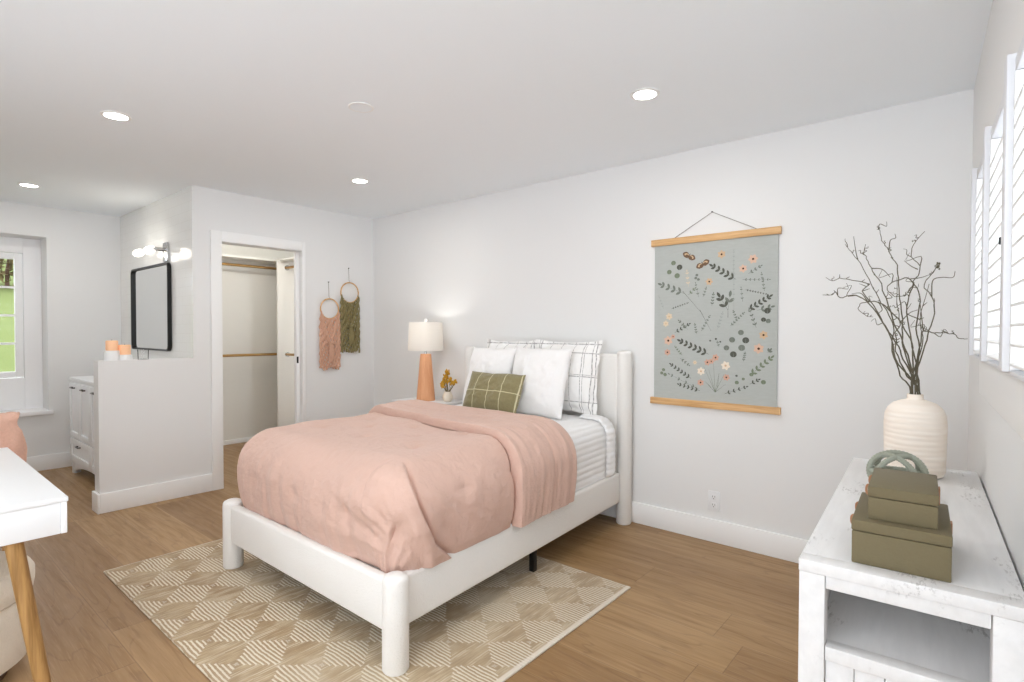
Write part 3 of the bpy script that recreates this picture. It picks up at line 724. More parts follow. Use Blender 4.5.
SPR= [((-1.105,1.61),(-1.242,1.697),5,0.026,'dk'),((-1.426,1.54),(-1.575,1.601),4,0.028,'md'),((-1.036,1.425),(-0.92,1.498),5,0.022,'dk'),((-0.983,1.423),(-0.911,1.44),2,0.022,'md'),((-1.151,1.427),(-1.197,1.504),2,0.034,'dk'),((-1.151,1.427),(-1.141,1.506),1,0.034,'md'),((-1.266,1.158),(-1.443,1.235),6,0.026,'dk'),((-1.377,1.002),(-1.506,1.083),6,0.017,'dk'),((-1.32,0.929),(-1.451,0.959),5,0.016,'dk'),((-1.33,0.939),(-1.517,1.02),4,0.014,'md'),((-1.166,0.921),(-1.044,0.97),4,0.014,'dk'),((-1.021,1.041),(-0.907,1.145),5,0.022,'gg'),((-1.486,1.291),(-1.396,1.343),4,0.015,'dk'),((-1.401,1.312),(-1.454,1.363),3,0.014,'md'),((-1.021,0.989),(-0.976,1.015),2,0.015,'dk'),((-1.12,1.628),(-1.12,1.781),6,0.008,'lt'),((-1.117,1.47),(-1.118,1.619),5,0.008,'lt'),((-1.034,1.64),(-0.969,1.678),3,0.013,'md'),((-1.067,1.607),(-0.921,1.599),6,0.009,'md'),((-1.05,1.546),(-0.932,1.515),8,0.007,'dk'),((-1.509,1.445),(-1.402,1.479),7,0.007,'dk'),((-1.398,1.581),(-1.408,1.674),3,0.014,'cream'),((-1.332,1.514),(-1.351,1.597),3,0.01,'md'),((-1.304,1.512),(-1.286,1.566),3,0.01,'md'),((-1.249,1.456),(-1.24,1.528),4,0.012,'md'),((-1.398,1.53),(-1.36,1.565),2,0.014,'gg'),((-1.343,1.282),(-1.354,1.342),4,0.01,'md'),((-1.313,1.302),(-1.263,1.391),5,0.01,'md'),((-1.213,1.312),(-1.184,1.41),5,0.011,'lt'),((-1.136,1.331),(-1.061,1.407),6,0.01,'md'),((-1.098,1.37),(-1.118,1.418),3,0.01,'md'),((-0.988,1.321),(-1.025,1.426),4,0.014,'md'),((-1.059,1.121),(-1.05,1.169),4,0.01,'md'),((-1.437,1.147),(-1.48,1.198),4,0.01,'gg'),((-1.202,1.204),(-1.212,1.233),2,0.01,'md'),((-0.924,1.177),(-0.916,1.186),1,0.02,'md'),((-1.564,1.446),(-1.595,1.524),4,0.008,'lt'),((-0.944,1.533),(-0.961,1.635),5,0.009,'md'),((-1.447,1.127),(-1.394,1.088),3,0.012,'md'),((-1.066,1.477),(-1.075,1.556),3,0.009,'md')]
STM= [((-1.436,1.555),(-1.303,1.403),'dk'),((-1.324,1.433),(-1.252,1.302),'dk'),((-1.224,0.926),(-1.296,1.082),'gg'),((-1.224,0.926),(-1.265,1.063),'gg'),((-1.224,0.926),(-1.236,1.104),'gg'),((-1.224,0.926),(-1.201,1.046),'gg'),((-1.224,0.926),(-1.171,1.038),'gg'),((-1.224,0.926),(-1.28,0.982),'md'),((-1.224,0.926),(-1.161,0.98),'md'),((-1.249,0.954),(-1.29,0.992),'gg'),((-1.21,0.957),(-1.201,1.036),'md'),((-1.116,1.383),(-1.12,1.768),'lt'),((-1.151,1.383),(-1.151,1.436),'dk')]
BFL= [(-1.395,1.774),(-1.307,1.717)]
for (p, q, k) in STM: stroke(pxz(*p), pxz(*q), .0012, k)
for (p, q, n, l, k) in SPR:
    p, q = pxz(*p), pxz(*q); stroke(p, q, .0010, k); an = math.atan2(q[1]-p[1], q[0]-p[0])
    for i in range(n):
        t = (i+.6)/n; x, z = p[0]+(q[0]-p[0])*t, p[1]+(q[1]-p[1])*t
        for s in (-1, 1): leaf(x, z, an+s*.75, l*1.35*(1-.25*t), l*.30, k)
    leaf(q[0], q[1], an, l*1.2, l*.28, k)
for (x, z, r, k) in LFV:
    x, z = pxz(x, z); disc(x, z, r, k, .92); stroke((x, z-r), (x, z+r*.4), .0007, 'lt')
for (x, z, r, k) in FLW:
    x, z = pxz(x, z)
    for i in range(6): leaf(x, z, i*PI/3+x*9, r*1.2, r*.42, k)
    disc(x, z, r*.28, 'eye' if k in ('peach', 'pink', 'tan') else 'tan')
for i, (x, z) in enumerate(BFL):
    x, z = pxz(x, z); a = (-.5, .45)[i]
    for s in (0, PI):
        leaf(x, z, a+s, .046, .019, 'brown'); leaf(x, z, a+s, .034, .011, 'tan'); leaf(x, z, a+s-.5*(1 if s == 0 else -1), .03, .012, 'brown')
    stroke((x-.016*math.sin(a), z+.016*math.cos(a)), (x+.018*math.sin(a), z-.018*math.cos(a)), .0022, 'eye')
part('canvas', b, canv, art, flat=True)
# outlet
ot = thing('wall_outlet', 'white duplex wall outlet right of the bed', 'outlet', (-1.228, YW, .192))
b = NB(); box(b, -.036, .036, -.007, -.0005, 0, .122, bev=.003); part('cover_plate', b, M_white, ot)
M_slot = mat('outlet_slot', srgb(90, 88, 86), .5)
for z in (.036, .086):
    b = NB(); box(b, -.017, .017, -.0095, -.0071, z-.016, z+.016, bev=.001); s_ = part('socket', b, M_white, ot)
    b = NB()
    for x in (-.007, .007): box(b, x-.0012, x+.0012, -.0100, -.0094, z-.002, z+.009)
    box(b, -.0025, .0025, -.0100, -.0094, z-.012, z-.007); part('slots', b, M_slot, s_)

# ------------------------------------------------------------------ macrame hangings
def macrame(y, z_nail, z_ring, r, w, z_top, z_bot, m, label, seed):
    t = thing('macrame_hanging', label, 'wall hanging', (XC, y, z_bot), 0, 'macrame wall hangings'); rd = random.Random(seed)
    zr = z_ring-z_bot; x0 = .022
    for nm, a0, a1, mm in (('ring', 0, 1, None),):
        b = NB(); tube(b, [(x0, r*math.cos(a), zr+r*math.sin(a)) for a in [2*PI*i/40 for i in range(40)]], .0065, 8, closed=True); part('ring', b, M_oak, t)
    b = NB(); tube(b, [(.004, 0, z_nail-z_bot), (.012, 0, zr+r+.02), (x0, 0, zr+r+.008), (x0+.008, 0, zr+r-.004)], .002, 6); part('cord', b, M_string, t)
    b = NB(); lathe(b, [(0, 0), (.005, 0), (.005, .01), (0, .011)], 10, Matrix.Translation((.0005, 0, z_nail-z_bot)) @ Matrix.Rotation(R(90), 4, 'Y')); part('nail', b, M_nickel, t)
    n = 15; b = NB(); zt = z_top-z_bot
    for i in range(n):
        q = (i/(n-1)-.5)*2; yy = q*w/2; ytop = q*min(w/2, r*.97)
        zs = zr-math.sqrt(max(0, r*r-min(abs(ytop), r*.99)**2))
        pts = [(x0+.004*math.sin(k*1.7+i*2.1)+.006, ytop+(yy-ytop)*min(1, k/6)+.005*math.sin(k*1.9+i*2.6), zs+(0+rd.uniform(-.012, .02)*(k == 22)-zs)*k/22) for k in range(23)]
        tube(b, pts, [.0082+.0030*math.sin(k*2.4+i*1.7) for k in range(23)], 6)
    part('fringe', b, m, t)
    b = NB(); zv = (zr-r)*.52
    for s in (-1, 1):
        for o_ in (0, .013):
            tube(b, [(x0+.014+.004*math.sin(k*1.9), s*(w*.42*(1-k/12)+.004), zr-r*.75-o_+(zv-(zr-r*.75))*k/12) for k in range(13)], .0075, 6)
    part('braid', b, m, t)
    b = NB()
    tube(b, [(x0+.03, -.012, zv), (x0+.036, 0, zv+.004), (x0+.03, .012, zv)], .013, 8)
    for s in (-1, 1): tube(b, [(x0+.03, s*.008, zv), (x0+.034, s*.035, zv+.014), (x0+.030, s*.048, zv-.004), (x0+.03, s*.02, zv-.008)], .008, 6)
    for k in range(7): tube(b, smooth_pts([(x0+.03, (k-3)*.003, zv), (x0+.032, (k-3)*.007, zv-.09), (x0+.028, (k-3)*.006+rd.uniform(-.006, .006), zv-.17)], 4), .006, 6)
    part('bow', b, m, t)
macrame(2.872, 1.762, 1.507, .095, .205, 1.40, .935, M_cordpink, 'blush pink macrame hanging on a ring, the lower left of two', 1)
macrame(3.092, 1.912, 1.672, .098, .205, 1.57, 1.09, M_cordgreen, 'olive green macrame hanging on a ring, the upper right of two', 2)

# ------------------------------------------------------------------ console along the window wall
cs = thing('console_table', 'whitewashed wooden console with open end shelf under the shutters', 'console', RW @ Vector((-.03, 1.424, 0)), D3)
def cbox(x0, x1, y0, y1, z0, z1, bev=.002, bm=None):
    bm = bm or NB(); return box(bm, x0+.03, x1+.03, y0, y1, z0, z1, bev)
CX0, CX1, CL = -.225, .173, 1.285
b = NB()
cbox(CX0, CX1, 0, .048, .742, .77, bm=b); cbox(CX0, CX1, CL-.048, CL, .742, .77, bm=b)
nxp = 3; wp = (CX1-CX0)/nxp
for k in range(nxp): cbox(CX0+k*wp, CX0+(k+1)*wp, .0485, CL-.0485, .742, .77, .0015, bm=b)
part('top', b, M_wash, cs)
for x0 in (CX0, CX1-.055):
    for y0 in (.002, CL-.057): b = cbox(x0+.001, x0+.054, y0, y0+.055, .001, .7415); part('post', b, M_wash, cs)
for y0 in (.006, CL-.046):
    b = cbox(CX0+.055, CX1-.056, y0, y0+.04, .711, .7412); part('rail', b, M_wash, cs)
    b = cbox(CX0+.055, CX1-.056, y0, y0+.04, .546, .578); part('rail', b, M_wash, cs)
b = cbox(CX0+.012, CX0+.03, .058, CL-.058, .06, .7412, .001); part('side_panel', b, M_wash, cs)
b = cbox(CX1-.03, CX1-.012, .058, CL-.058, .06, .7412, .001); part('back_panel', b, M_wash, cs)
b = cbox(CX0+.0305, CX1-.0305, .047, CL-.047, .556, .575, .001); part('shelf', b, M_wash, cs)
b = cbox(CX0+.0305, CX1-.0305, .60, .62, .5755, .741, .001); part('divider', b, M_wash, cs)
b = cbox(CX0+.0305, CX1-.0305, .06, CL-.06, .06, .08, .001); part('bottom', b, M_wash, cs)
for y0 in (.014, CL-.034):
    b = NB(); xs = np.linspace(CX0+.0555, CX1-.0565, 6)
    for k in range(5): cbox(xs[k], xs[k+1]-.0015, y0, y0+.02, .065, .5455, .0015, bm=b)
    part('plank_panel', b, M_wash, cs)
def con(x, y, z=.7702): return RW @ Vector((x, y, z))
def sbox(name, label, x0, x1, y0, y1, z, h, lid, clasps, rot=0.):
    t = thing(name, label, 'box', con((x0+x1)/2, (y0+y1)/2, z), D3+rot, 'olive keepsake boxes'); w, d = (x1-x0)/2, (y1-y0)/2
    b = NB(); box(b, -w+.001, w-.001, -d+.001, d-.001, 0, h-lid-.001, bev=.003); part('base', b, M_khaki, t)
    b = NB(); box(b, -w, w, -d, d, h-lid, h, bev=.003); part('lid', b, M_khaki, t)
    for y in clasps:
        b = NB(); tube(b, smooth_pts([(-w-.001, y, h-.010), (-w-.006, y, h-.015), (-w-.006, y, h-lid-.004), (-w-.002, y, h-lid-.010)], 3), .0028, 6); part('clasp', b, M_tan, t, label='tan leather loop clasp')
    b = NB(); box(b, w-.0, w+.004, -.012, .012, h-lid-.02, h-.006, bev=.001); part('hinge', b, M_tan, t)
sbox('keepsake_box', 'large olive box at the bottom of the stack on the console', -.125, .057, 1.471, 1.742, .7702, .0995, .024, (-.06, .06))
sbox('keepsake_box', 'small olive box on top of the larger olive box', -.096, .034, 1.497, 1.716, .870, .0755, .024, (-.05, .05))
kn = NB(); kc = Vector((0, 0, .062))
P0 = Vector((0, -math.cos(R(62)), math.sin(R(62)))); X0 = Vector((1, 0, 0)); Y0 = P0.cross(X0)
for i, (p_, t_) in enumerate(((Vector((0, 0, 1)), X0), (P0, X0*math.cos(R(38))+Y0*math.sin(R(38))), (P0, X0*math.cos(R(38))-Y0*math.sin(R(38))), (Vector((0, 1, 0)), X0))):
    rr = .0525-.0015*i
    tube(kn, [kc+rr*(p_*math.cos(2*PI*k/96)+t_*math.sin(2*PI*k/96)) for k in range(96)], [.0062+.0011*(k % 2) for k in range(96)], 8, closed=True)
for v in kn.verts: v.co = RW @ (Vector((v.co.x*1.42, v.co.y*1.25, v.co.z*1.25-.006))+Vector((-.060, 2.17, .7705)))
solo('knot_ornament', kn, M_sage, 'sage green ring knot ornament behind the olive boxes', 'ornament')
VB = con(-.018, 2.53)
vs = NB(); lathe(vs, [(0, 0), (.078, 0), (.088, .006), (.093, .02), (.095, .10), (.0965, .19), (.094, .222), (.085, .246), (.068, .264), (.045, .274), (.027, .279), (.025, .284), (.025, .298), (.0215, .2985), (.021, .282), (.03, .27), (.06, .25), (.082, .22), (.085, .1), (.08, .015), (0, .010)], 56)
bmesh.ops.transform(vs, matrix=Matrix.Translation(VB), verts=vs.verts[:])
solo('vase', vs, M_vase, 'large cream ridged vase of bare branches on the console', 'vase')
BR= [([(-0.034,2.53,1.065),(-0.07,2.517,1.176),(-0.101,2.502,1.297),(-0.163,2.49,1.405),(-0.215,2.486,1.441),(-0.258,2.487,1.432),(-0.274,2.485,1.456),(-0.287,2.485,1.444),(-0.318,2.485,1.445)],[[(-0.163,2.49,1.405),(-0.188,2.485,1.445),(-0.22,2.485,1.446)]]),([(-0.03,2.53,1.065),(-0.065,2.54,1.133),(-0.092,2.557,1.248),(-0.088,2.565,1.316),(-0.12,2.576,1.397),(-0.164,2.589,1.488),(-0.21,2.59,1.587),(-0.243,2.59,1.635),(-0.254,2.59,1.653)],[[(-0.21,2.59,1.587),(-0.217,2.59,1.62),(-0.225,2.59,1.681)]]),([(-0.025,2.53,1.066),(-0.046,2.557,1.175),(-0.083,2.577,1.26),(-0.115,2.591,1.322),(-0.153,2.608,1.399),(-0.196,2.622,1.463),(-0.172,2.628,1.489),(-0.222,2.63,1.507),(-0.27,2.63,1.519),(-0.302,2.63,1.511),(-0.326,2.63,1.526)],[[(-0.196,2.622,1.463),(-0.171,2.624,1.472)]]),([(-0.023,2.53,1.066),(-0.041,2.502,1.214),(-0.076,2.483,1.309),(-0.101,2.468,1.393),(-0.121,2.454,1.465),(-0.154,2.45,1.536),(-0.172,2.45,1.575),(-0.179,2.45,1.6),(-0.174,2.45,1.628)],[[(-0.154,2.45,1.536),(-0.121,2.45,1.53),(-0.096,2.45,1.499)]]),([(-0.025,2.53,1.066),(-0.036,2.53,1.165),(-0.06,2.53,1.261),(-0.059,2.53,1.346),(-0.071,2.53,1.443),(-0.078,2.53,1.534),(-0.102,2.53,1.597),(-0.109,2.53,1.618),(-0.129,2.53,1.648),(-0.134,2.53,1.686),(-0.144,2.53,1.692)],[[(-0.105,2.53,1.609),(-0.101,2.53,1.646),(-0.085,2.53,1.653),(-0.087,2.53,1.669)]]),([(-0.023,2.53,1.066),(-0.014,2.542,1.165),(-0.032,2.553,1.261),(-0.048,2.569,1.395),(-0.03,2.579,1.478),(-0.01,2.581,1.534),(-0.037,2.58,1.597),(-0.025,2.58,1.639),(0.003,2.58,1.676)],[[(-0.016,2.58,1.535),(-0.036,2.58,1.548),(-0.059,2.58,1.571)]]),([(-0.019,2.53,1.066),(-0.005,2.515,1.191),(0.016,2.504,1.286),(0.035,2.494,1.367),(0.026,2.487,1.425),(0.004,2.481,1.47),(0.028,2.48,1.511),(0.043,2.48,1.543)],[[(0.028,2.48,1.511),(0.04,2.48,1.534)],[(0.026,2.487,1.425),(0.028,2.48,1.483),(0.054,2.48,1.493),(0.084,2.48,1.491),(0.09,2.48,1.513)]]),([(-0.021,2.53,1.066),(-0.017,2.535,1.166),(-0.005,2.539,1.25),(0.003,2.542,1.302),(0.035,2.541,1.295),(0.058,2.541,1.298),(0.085,2.541,1.293),(0.113,2.54,1.275),(0.13,2.54,1.275)],[[(0.003,2.542,1.302),(-0.005,2.545,1.381),(-0.01,2.547,1.43)]]),([(-0.029,2.53,1.065),(-0.026,2.5,1.191),(-0.034,2.481,1.274),(-0.085,2.459,1.363),(-0.129,2.449,1.407),(-0.175,2.448,1.409),(-0.196,2.454,1.388),(-0.17,2.46,1.36),(-0.149,2.461,1.355)],[[(-0.129,2.449,1.407),(-0.12,2.455,1.381),(-0.134,2.458,1.367)]]),([(-0.017,2.53,1.066),(-0.009,2.558,1.213),(-0.017,2.581,1.334),(-0.009,2.599,1.432),(-0.041,2.61,1.502),(-0.082,2.61,1.498),(-0.112,2.606,1.474),(-0.086,2.599,1.435),(-0.05,2.601,1.446),(-0.031,2.608,1.48)],[[(-0.041,2.61,1.502),(-0.006,2.61,1.506),(0.018,2.61,1.515)]]),([(-0.027,2.53,1.065),(-0.047,2.525,1.141),(-0.073,2.519,1.213),(-0.08,2.515,1.285),(-0.067,2.511,1.334),(-0.075,2.506,1.394),(-0.078,2.5,1.502)],[[(-0.067,2.511,1.334),(-0.038,2.508,1.369),(-0.014,2.508,1.38)]]),([(-0.018,2.53,1.066),(-0.026,2.548,1.14),(0.002,2.577,1.261),(-0.007,2.596,1.346),(0.019,2.628,1.482)],[[(-0.007,2.596,1.346),(-0.049,2.602,1.372),(-0.035,2.611,1.409)]])]
BRL = ['reaching furthest left, low and nearly level', 'forked at the upper left', 'bowing out left above the lowest left one', 'short and upright at the upper left', 'the tallest, curling at the top centre', 'with the pointed tip at upper right centre', 'with a fuzzy bud at upper right', 'reaching furthest right toward the shutters', 'looping back on the left side', 'winding through the middle', 'straight in the dense centre', 'leaning right in the dense centre']
for i, (pts, subs) in enumerate(BR):
    b = NB(); n = len(pts); k = 2*PI*i/12*5
    ent = Vector((-.018+.015*math.cos(k), 2.53+.015*math.sin(k), 0))
    p0 = [(ent.x+.02*math.cos(k), ent.y+.02*math.sin(k), .80), (ent.x, ent.y, 1.069)]
    rest = [Vector(p) for p in pts[1:]]
    P = smooth_pts(p0+rest, 5); m0 = len(P)-1
    P = [q+min(1, max(0, (m0-j)/8))*Vector((.007*nn(j*.4, i*3.), .010*nn(j*.4, i*5.+9), .005*nn(j*.4, i*7.+3))) if q.z > 1.1 else q for j, q in enumerate(P)]
    m = len(P); rad = [.0024*(1-j/m)+.0009 for j in range(m)]
    tube(b, [RW @ q for q in P], rad, 6)
    for s in subs: q = smooth_pts([Vector(x) for x in s], 5); tube(b, [RW @ x for x in q], [.0013*(1-j/len(q))+.0008 for j in range(len(q))], 5)
    rd = random.Random(i)
    for _ in range(7):
        j = rd.randrange(m//3, m-2); dv = Vector((rd.uniform(-1, 1), rd.uniform(-.6, .6), rd.uniform(.1, 1)))*rd.choice((.012, .018, .045)); sd = Vector((-dv.z, 0, dv.x))*rd.uniform(-.5, .5)
        q = smooth_pts([P[j], P[j]+dv*.4+sd, P[j]+dv*.75-sd*.6, P[j]+dv+sd*.5], 3)
        tube(b, [RW @ x for x in q], [.0012*(1-z_/len(q))+.0006 for z_ in range(len(q))], 5)
    if i == 6:
        e = P[-1]
        for _ in range(10): t = bmesh.new(); bmesh.ops.create_icosphere(t, subdivisions=1, radius=.0035); _join(b, t, RW @ Matrix.Translation(e+Vector((rd.uniform(-.004, .004), rd.uniform(-.004, .004), rd.uniform(-.025, .003)))))
    solo('branch', b, M_twig, 'bare curly twig in the cream vase, '+BRL[i], 'branch', 'bare branches in the vase')

# ------------------------------------------------------------------ vanity corner
vn = thing('vanity_cabinet', 'white bathroom vanity with paneled doors behind the half wall', 'vanity', (-5.58, 1.22, 0))
VX0, VX1, VY = -6.30+5.58, -4.868+5.58, .462
b = NB()
for s in (0, 1):
    x = VX0 if s == 0 else VX1-.055; box(b, x, x+.055, 0, .055, .0005, .12); box(b, x, x+.055, VY-.055, VY, .0005, .12)
box(b, VX0, VX1, .0, VY, .12, .845, bev=.003); part('body', b, M_white, vn)
b = NB(); arc = [(VX0+.0555, .1195), (VX0+.0555, .03)]
for i in range(0, 13): u = i/12; arc.append((VX0+.0555+(VX1-VX0-.111)*(.04+.92*u), .03+.075*math.sin(PI*u)**.6))
arc += [(VX1-.0555, .03), (VX1-.0555, .1195)]
prism(b, arc, 'y', .004, .02); part('apron', b, M_white, vn)
b = NB(); box(b, VX0-.012, VX1-.0, -.015, VY+.0, .8455, .875, bev=.004); part('countertop', b, M_white, vn)
def shaker(x0, x1, z0, z1, name, pull):
    b = NB(); fw = .05
    for a in ((x0, x0+fw, z0, z1), (x1-fw, x1, z0, z1), (x0+fw, x1-fw, z0, z0+fw), (x0+fw, x1-fw, z1-fw, z1)): box(b, a[0], a[1], -.02, -.0005, a[2], a[3], bev=.0015)
    box(b, x0+fw-.002, x1-fw+.002, -.010, -.0005, z0+fw-.002, z1-fw+.002)
    d = part(name, b, M_white, vn); px, pz = pull
    b = NB(); tube(b, [(px-.045, -.0205, pz), (px-.04, -.04, pz), (px+.04, -.04, pz), (px+.045, -.0205, pz)], .006, 8); part('handle', b, M_nickel, d)
wv = (VX1-VX0-.06)/4
for k in range(4):
    x0 = VX0+.03+k*wv; shaker(x0+.004, x0+wv-.004, .345, .83, 'door', (x0+wv/2, .79))
for k in range(2):
    x0 = VX0+.03+k*2*wv; shaker(x0+.004, x0+2*wv-.004, .135, .335, 'drawer', (x0+wv, .285))
def rrect(w, h, r, n=6):
    pts = []
    for cx, cz, a0 in ((w-r, h-r, 0), (-w+r, h-r, 90), (-w+r, -h+r, 180), (w-r, -h+r, 270)):
        for i in range(n+1): a = R(a0+90*i/n); pts.append((cx+r*math.cos(a), cz+r*math.sin(a)))
    return pts
mr = thing('wall_mirror', 'rounded rectangular mirror in a deep black frame', 'mirror', (-5.676, YM, 1.498))
b = NB(); o1, o2 = rrect(.491, .376, .05), rrect(.477, .362, .038); n = len(o1)
vsr = [[b.verts.new((p[0], y, p[1])) for p in L_] for L_, y in ((o1, -.001), (o1, -.032), (o2, -.032), (o2, -.001))]
for q in range(4):
    for i in range(n): b.faces.new((vsr[q][i], vsr[q][(i+1) % n], vsr[(q+1) % 4][(i+1) % n], vsr[(q+1) % 4][i]))
part('frame', b, M_black, mr)
b = NB(); prism(b, rrect(.4765, .3615, .0375), 'y', -.012, -.0015); part('glass', b, M_mirror, mr, flat=True)
sc = thing('vanity_light', 'chrome vanity light with two lit white globes above the mirror', 'wall light', (-5.36, YM, 1.955))
b = NB(); box(b, .03, .13, -.02, -.0005, -.07, .09, bev=.004); part('backplate', b, M_chrome, sc)
b = NB(); tube(b, [(-.36, -.095, .03), (.08, -.095, .03)], .011, 12); tube(b, [(.08, -.02, .03), (.08, -.095, .03)], .016, 12); part('arm', b, M_chrome, sc)
for x in (-.33, -.05):
    b = NB(); lathe(b, [(0, -.085), (.018, -.082), (.029, -.065), (.033, -.03), (.033, .03), (.029, .065), (.018, .082), (0, .085)], 24, Matrix.Translation((x, -.095, .03)) @ Matrix.Rotation(R(90), 4, 'Y')); part('globe', b, M_glow, sc)
    add_light('globe_light', 'POINT', sc, (x, -.18, .03), SCONCE_W, (1, .93, .82), .05)
for (y, lab, h) in ((1.165, 'frosted candle holder, the left one on the half wall ledge', .072), (1.243, 'frosted candle holder, the right one on the half wall ledge', .040)):
    b = NB(); lathe(b, [(0, 0), (.046, 0), (.048, .004), (.046, h-.006), (.042, h), (0, h)], 28, Matrix.Translation((-4.79, y, 1.0803))); solo('candle_holder', b, M_frost, lab, 'candle holder', 'candle holders')
    b = NB(); lathe(b, [(0, 0), (.036, 0), (.038, .004), (.038, .066), (.034, .072), (.012, .068), (0, .067)], 28)
    t = thing('candle', 'peach pillar candle on the '+('left' if y < 1.2 else 'right')+' frosted holder', 'candle', (-4.79, y, 1.0805+h), 0, 'peach candles'); part('wax', b, M_candle, t)
    b = NB(); tube(b, [(0, 0, .066), (.002, 0, .08)], .0012, 6); part('wick', b, M_nickel, t)
b = NB(); lathe(b, [(.034, 0), (.036, .075), (.0335, .075), (.0315, .006), (0, .006)], 28, Matrix.Translation((-4.79, 1.36, 1.0803))); solo('glass_tumbler', b, M_glass, 'clear glass tumbler on the half wall under the mirror', 'glass')

# ------------------------------------------------------------------ closet fittings
cl = thing('closet_shelf', 'off-white corner shelf with drilled end panel inside the closet', 'shelf', (-6.3, 3.0, 2.1))
b = NB(); box(b, XF+.1005, -6.22, YM+.125, 3.10, 2.10, 2.122, bev=.002); part('shelf_board', b, M_closet, cl, world=True)
b = NB(); box(b, XF+.1005, XC-.13, 3.1005, 3.695, 2.10, 2.122, bev=.002); part('shelf_board', b, M_closet, cl, world=True)
b = NB(); box(b, -6.17, -6.15, 3.085, 3.695, .10, 2.0995, bev=.001); part('end_panel', b, M_holes, cl, world=True)
for z, nm in ((2.03, 'upper'), (1.02, 'lower')):
    for k in range(2):
        t = thing('clothes_rod', ('brass %s clothes rod along the closet back wall' if k == 0 else 'brass %s clothes rod along the closet side wall, right of the panel') % nm, 'clothes rod', (-6.33, 2.5, z) if k == 0 else (-5.5, 3.20, z), 0, 'closet rods')
        b = NB(); tube(b, [(-6.33, YM+.13, z), (-6.33, 3.69, z)] if k == 0 else [(-6.1485, 3.20, z), (XC-.135, 3.20, z)], .015, 16); part('rod', b, M_brass, t, world=True)
        b = NB(); lathe(b, [(.015, 0), (.03, 0), (.03, .006), (.015, .006)], 20, (Matrix.Translation((-6.33, YM+.1295, z)) @ Matrix.Rotation(R(-90), 4, 'X')) if k == 0 else (Matrix.Translation((-6.1495, 3.20, z)) @ Matrix.Rotation(R(90), 4, 'Y'))); part('bracket', b, M_chrome, t, world=True)

# ------------------------------------------------------------------ desk corner
dk = thing('desk', 'white desk with splayed wooden legs', 'desk', (-2.80, -.15, 0))
DX0, DX1, DY0, DY1 = -3.405+2.80, -2.245+2.80, -.60, .574
b = NB(); box(b, DX0, DX1, DY0, DY1, .745, .76, bev=.002); part('top', b, M_white, dk)
b = NB(); box(b, DX0+.004, DX1-.004, DY0+.004, DY1-.02, .643, .7447, bev=.002); part('apron', b, M_white, dk)
b = NB(); box(b, DX0+.004, DX1-.002, DY1-.0195, DY1-.003, .643, .7447, bev=.0015); part('end_panel', b, M_white, dk)
for sx in (-1, 1):
    for sy in (-1, 1):
        b = NB(); cx, cy = (DX0+DX1)/2, (DY0+DY1)/2
        top = Vector((cx+sx*(.58-.035), cy+sy*(.587-.13), .6425)); bot = top+Vector((sx*.03, sy*.085, -.642))
        tube(b, [top, top.lerp(bot, .5), bot], [.0235, .022, .019], 20); part('leg', b, M_legwood, dk)
pf = thing('pouf', 'round cream boucle pouf under the desk', 'pouf', (-2.845, .135, 0))
b = NB(); lathe(b, [(.20, .0008), (.21, .004), (.21, .05), (.19, .052)], 40); part('plinth', b, M_darkwood, pf)
b = NB(); lathe(b, [(0, .0525), (.24, .0525), (.272, .075), (.285, .13), (.285, .26), (.278, .285), (.272, .30), (0, .30)], 56); part('body', b, M_cream, pf)
b = NB(); lathe(b, [(0, .3005), (.270, .3005), (.287, .315), (.292, .345), (.292, .38), (.282, .398), (.255, .412), (.18, .42), (0, .422)], 56); part('seat', b, M_cream, pf)
ch = thing('desk_chair', 'light wood chair under the pink throw at the far side of the desk', 'chair', (-3.74, .22, 0), R(90))
b = NB(); box(b, -.24, .24, -.24, .24, .43, .465, bev=.012); part('seat', b, M_oak, ch)
b = NB(); box(b, -.24, .24, .225, .25, .60, .805, bev=.01); part('backrest', b, M_oak, ch)
for sx in (-.21, .21):
    b = NB(); tube(b, [(sx, -.21, .001), (sx, -.2, .43)], [.014, .018], 12); part('leg', b, M_oak, ch)
    b = NB(); tube(b, [(sx, .24, .001), (sx, .215, .43), (sx, .2372, .60)], [.014, .018, .012], 12); part('leg', b, M_oak, ch)
TX = -3.74-.2375
Sv = np.linspace(-1, 1, 90); Yv = np.linspace(-.10, .55, 80); G = np.zeros((90, 80, 3))
for i, s in enumerate(Sv):
    for j, y in enumerate(Yv):
        L_ = abs(s)*.44; sg = 1 if s >= 0 else -1; r = .034
        if L_ < r*PI/2: x = r*math.sin(L_/r); z = .812+r*math.cos(L_/r)
        else: x = r; z = .812-(L_-r*PI/2)
        f = .05*nn(y*14, z*1.5+sg*7)+.02*nn(y*30, z*4, sg*3.)
        dep = sst(L_, .04, .2)
        yy = y-.018*math.sin(PI*min(1, max(0, (.85-z)/.10)))*sst(y, .35, .55)+.006*nn(z*9, y*4, 5.)+.02*sst(.84-z, .06, .2)*sst(y, .4, .55)
        G[i, j] = (TX+sg*(x+dep*.012+f*(.4+dep)), yy, z+.008*nn(y*9, s*2.)+.008*nn(y*60, z*60))
b = NB(); grid_mesh(b, G); 
thr = solo('throw_blanket', b, M_throw, 'pink fleece throw draped over the chair back behind the desk', 'blanket', ang=80)
md = thr.modifiers.new('thickness', 'SOLIDIFY'); md.thickness = .012; md.offset = 1

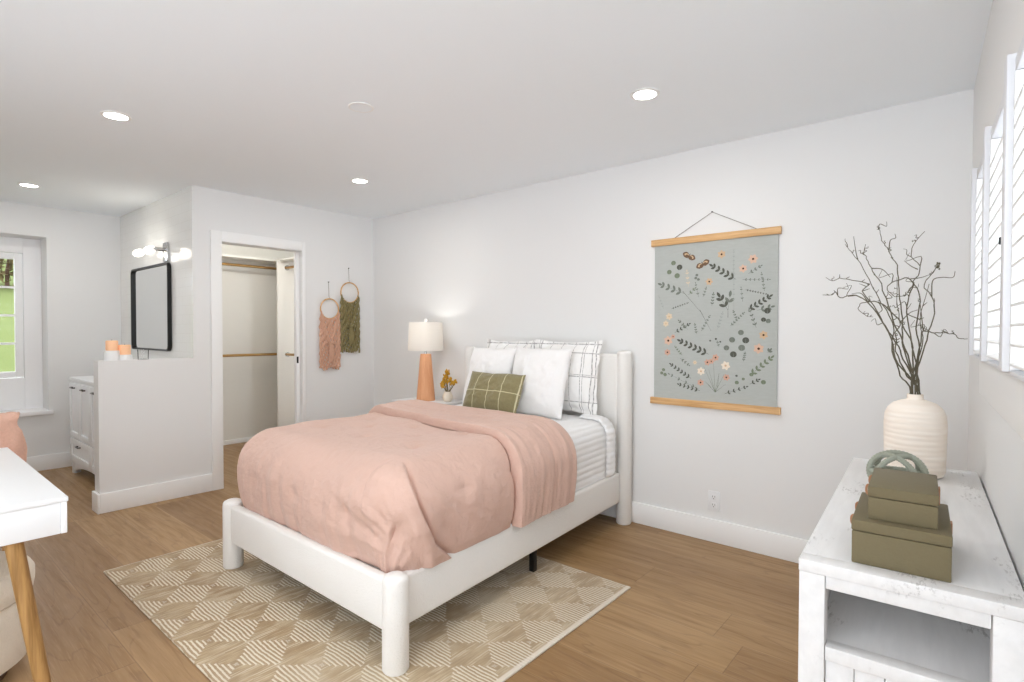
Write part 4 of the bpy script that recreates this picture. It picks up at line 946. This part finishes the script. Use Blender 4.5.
# ------------------------------------------------------------------ ceiling fixtures
def downlight(x, y, label, r=.054):
    t = thing('recessed_light', label, 'ceiling light', (x, y, H), 0, 'recessed ceiling lights')
    b = NB(); lathe(b, [(r, -.0005), (r+.016, -.0005), (r+.015, -.004), (r, -.006)], 40, cap=False); part('trim_ring', b, M_trim, t)
    b = NB(); lathe(b, [(0, -.0045), (r-.0005, -.0045), (r-.0005, -.0008), (0, -.0008)], 40); part('diffuser', b, M_down, t)
    add_light('spot', 'AREA', t, (0, 0, -.012), DOWNLIGHT_W, (1, .97, .93), .1)
downlight(-1.236, 2.444, 'lit recessed light above the right side of the bed')
downlight(-3.508, .883, 'lit recessed light at the upper left, over the walkway')
downlight(-3.595, 2.454, 'lit recessed light near the macrame hangings')
downlight(-5.708, .858, 'lit recessed light at far left by the recessed window')
downlight(-1.236, .883, 'lit recessed light added out of view above the near end of the rug')  # this and the next two: added out of view, continuing the grid for brightness
downlight(-1.236, -.70, 'lit recessed light added behind the viewpoint, nearer the shutters')
downlight(-3.508, -.70, 'lit recessed light added behind the viewpoint, over the desk side')
sp = thing('ceiling_speaker', 'faint white round speaker grille in the ceiling', 'ceiling speaker', (-2.415, 1.656, H))
b = NB(); lathe(b, [(.055, -.0005), (.064, -.0005), (.063, -.004), (.055, -.005)], 40, cap=False); part('rim', b, M_trim, sp)
b = NB(); lathe(b, [(0, -.003), (.0545, -.0035), (.0545, -.0008), (0, -.0008)], 40); part('grille', b, M_ceil, sp)
cd = thing('closet_fill_light', 'round white flush light added unseen on the closet ceiling', 'ceiling light', (-5.4, 2.6, H))  # unseen fixture, added to brighten the closet interior
b = NB(); lathe(b, [(0, -.0005), (.13, -.0005), (.13, -.02), (.12, -.025), (0, -.025)], 40); part('base', b, M_trim, cd)
b = NB(); lathe(b, [(.115, -.0255), (.105, -.05), (.07, -.07), (0, -.078)], 40, cap=False); part('dome', b, M_glow, cd)
add_light('closet_fill', 'POINT', cd, (0, 0, -.13), CLOSET_W, (1, .95, .88), .05)
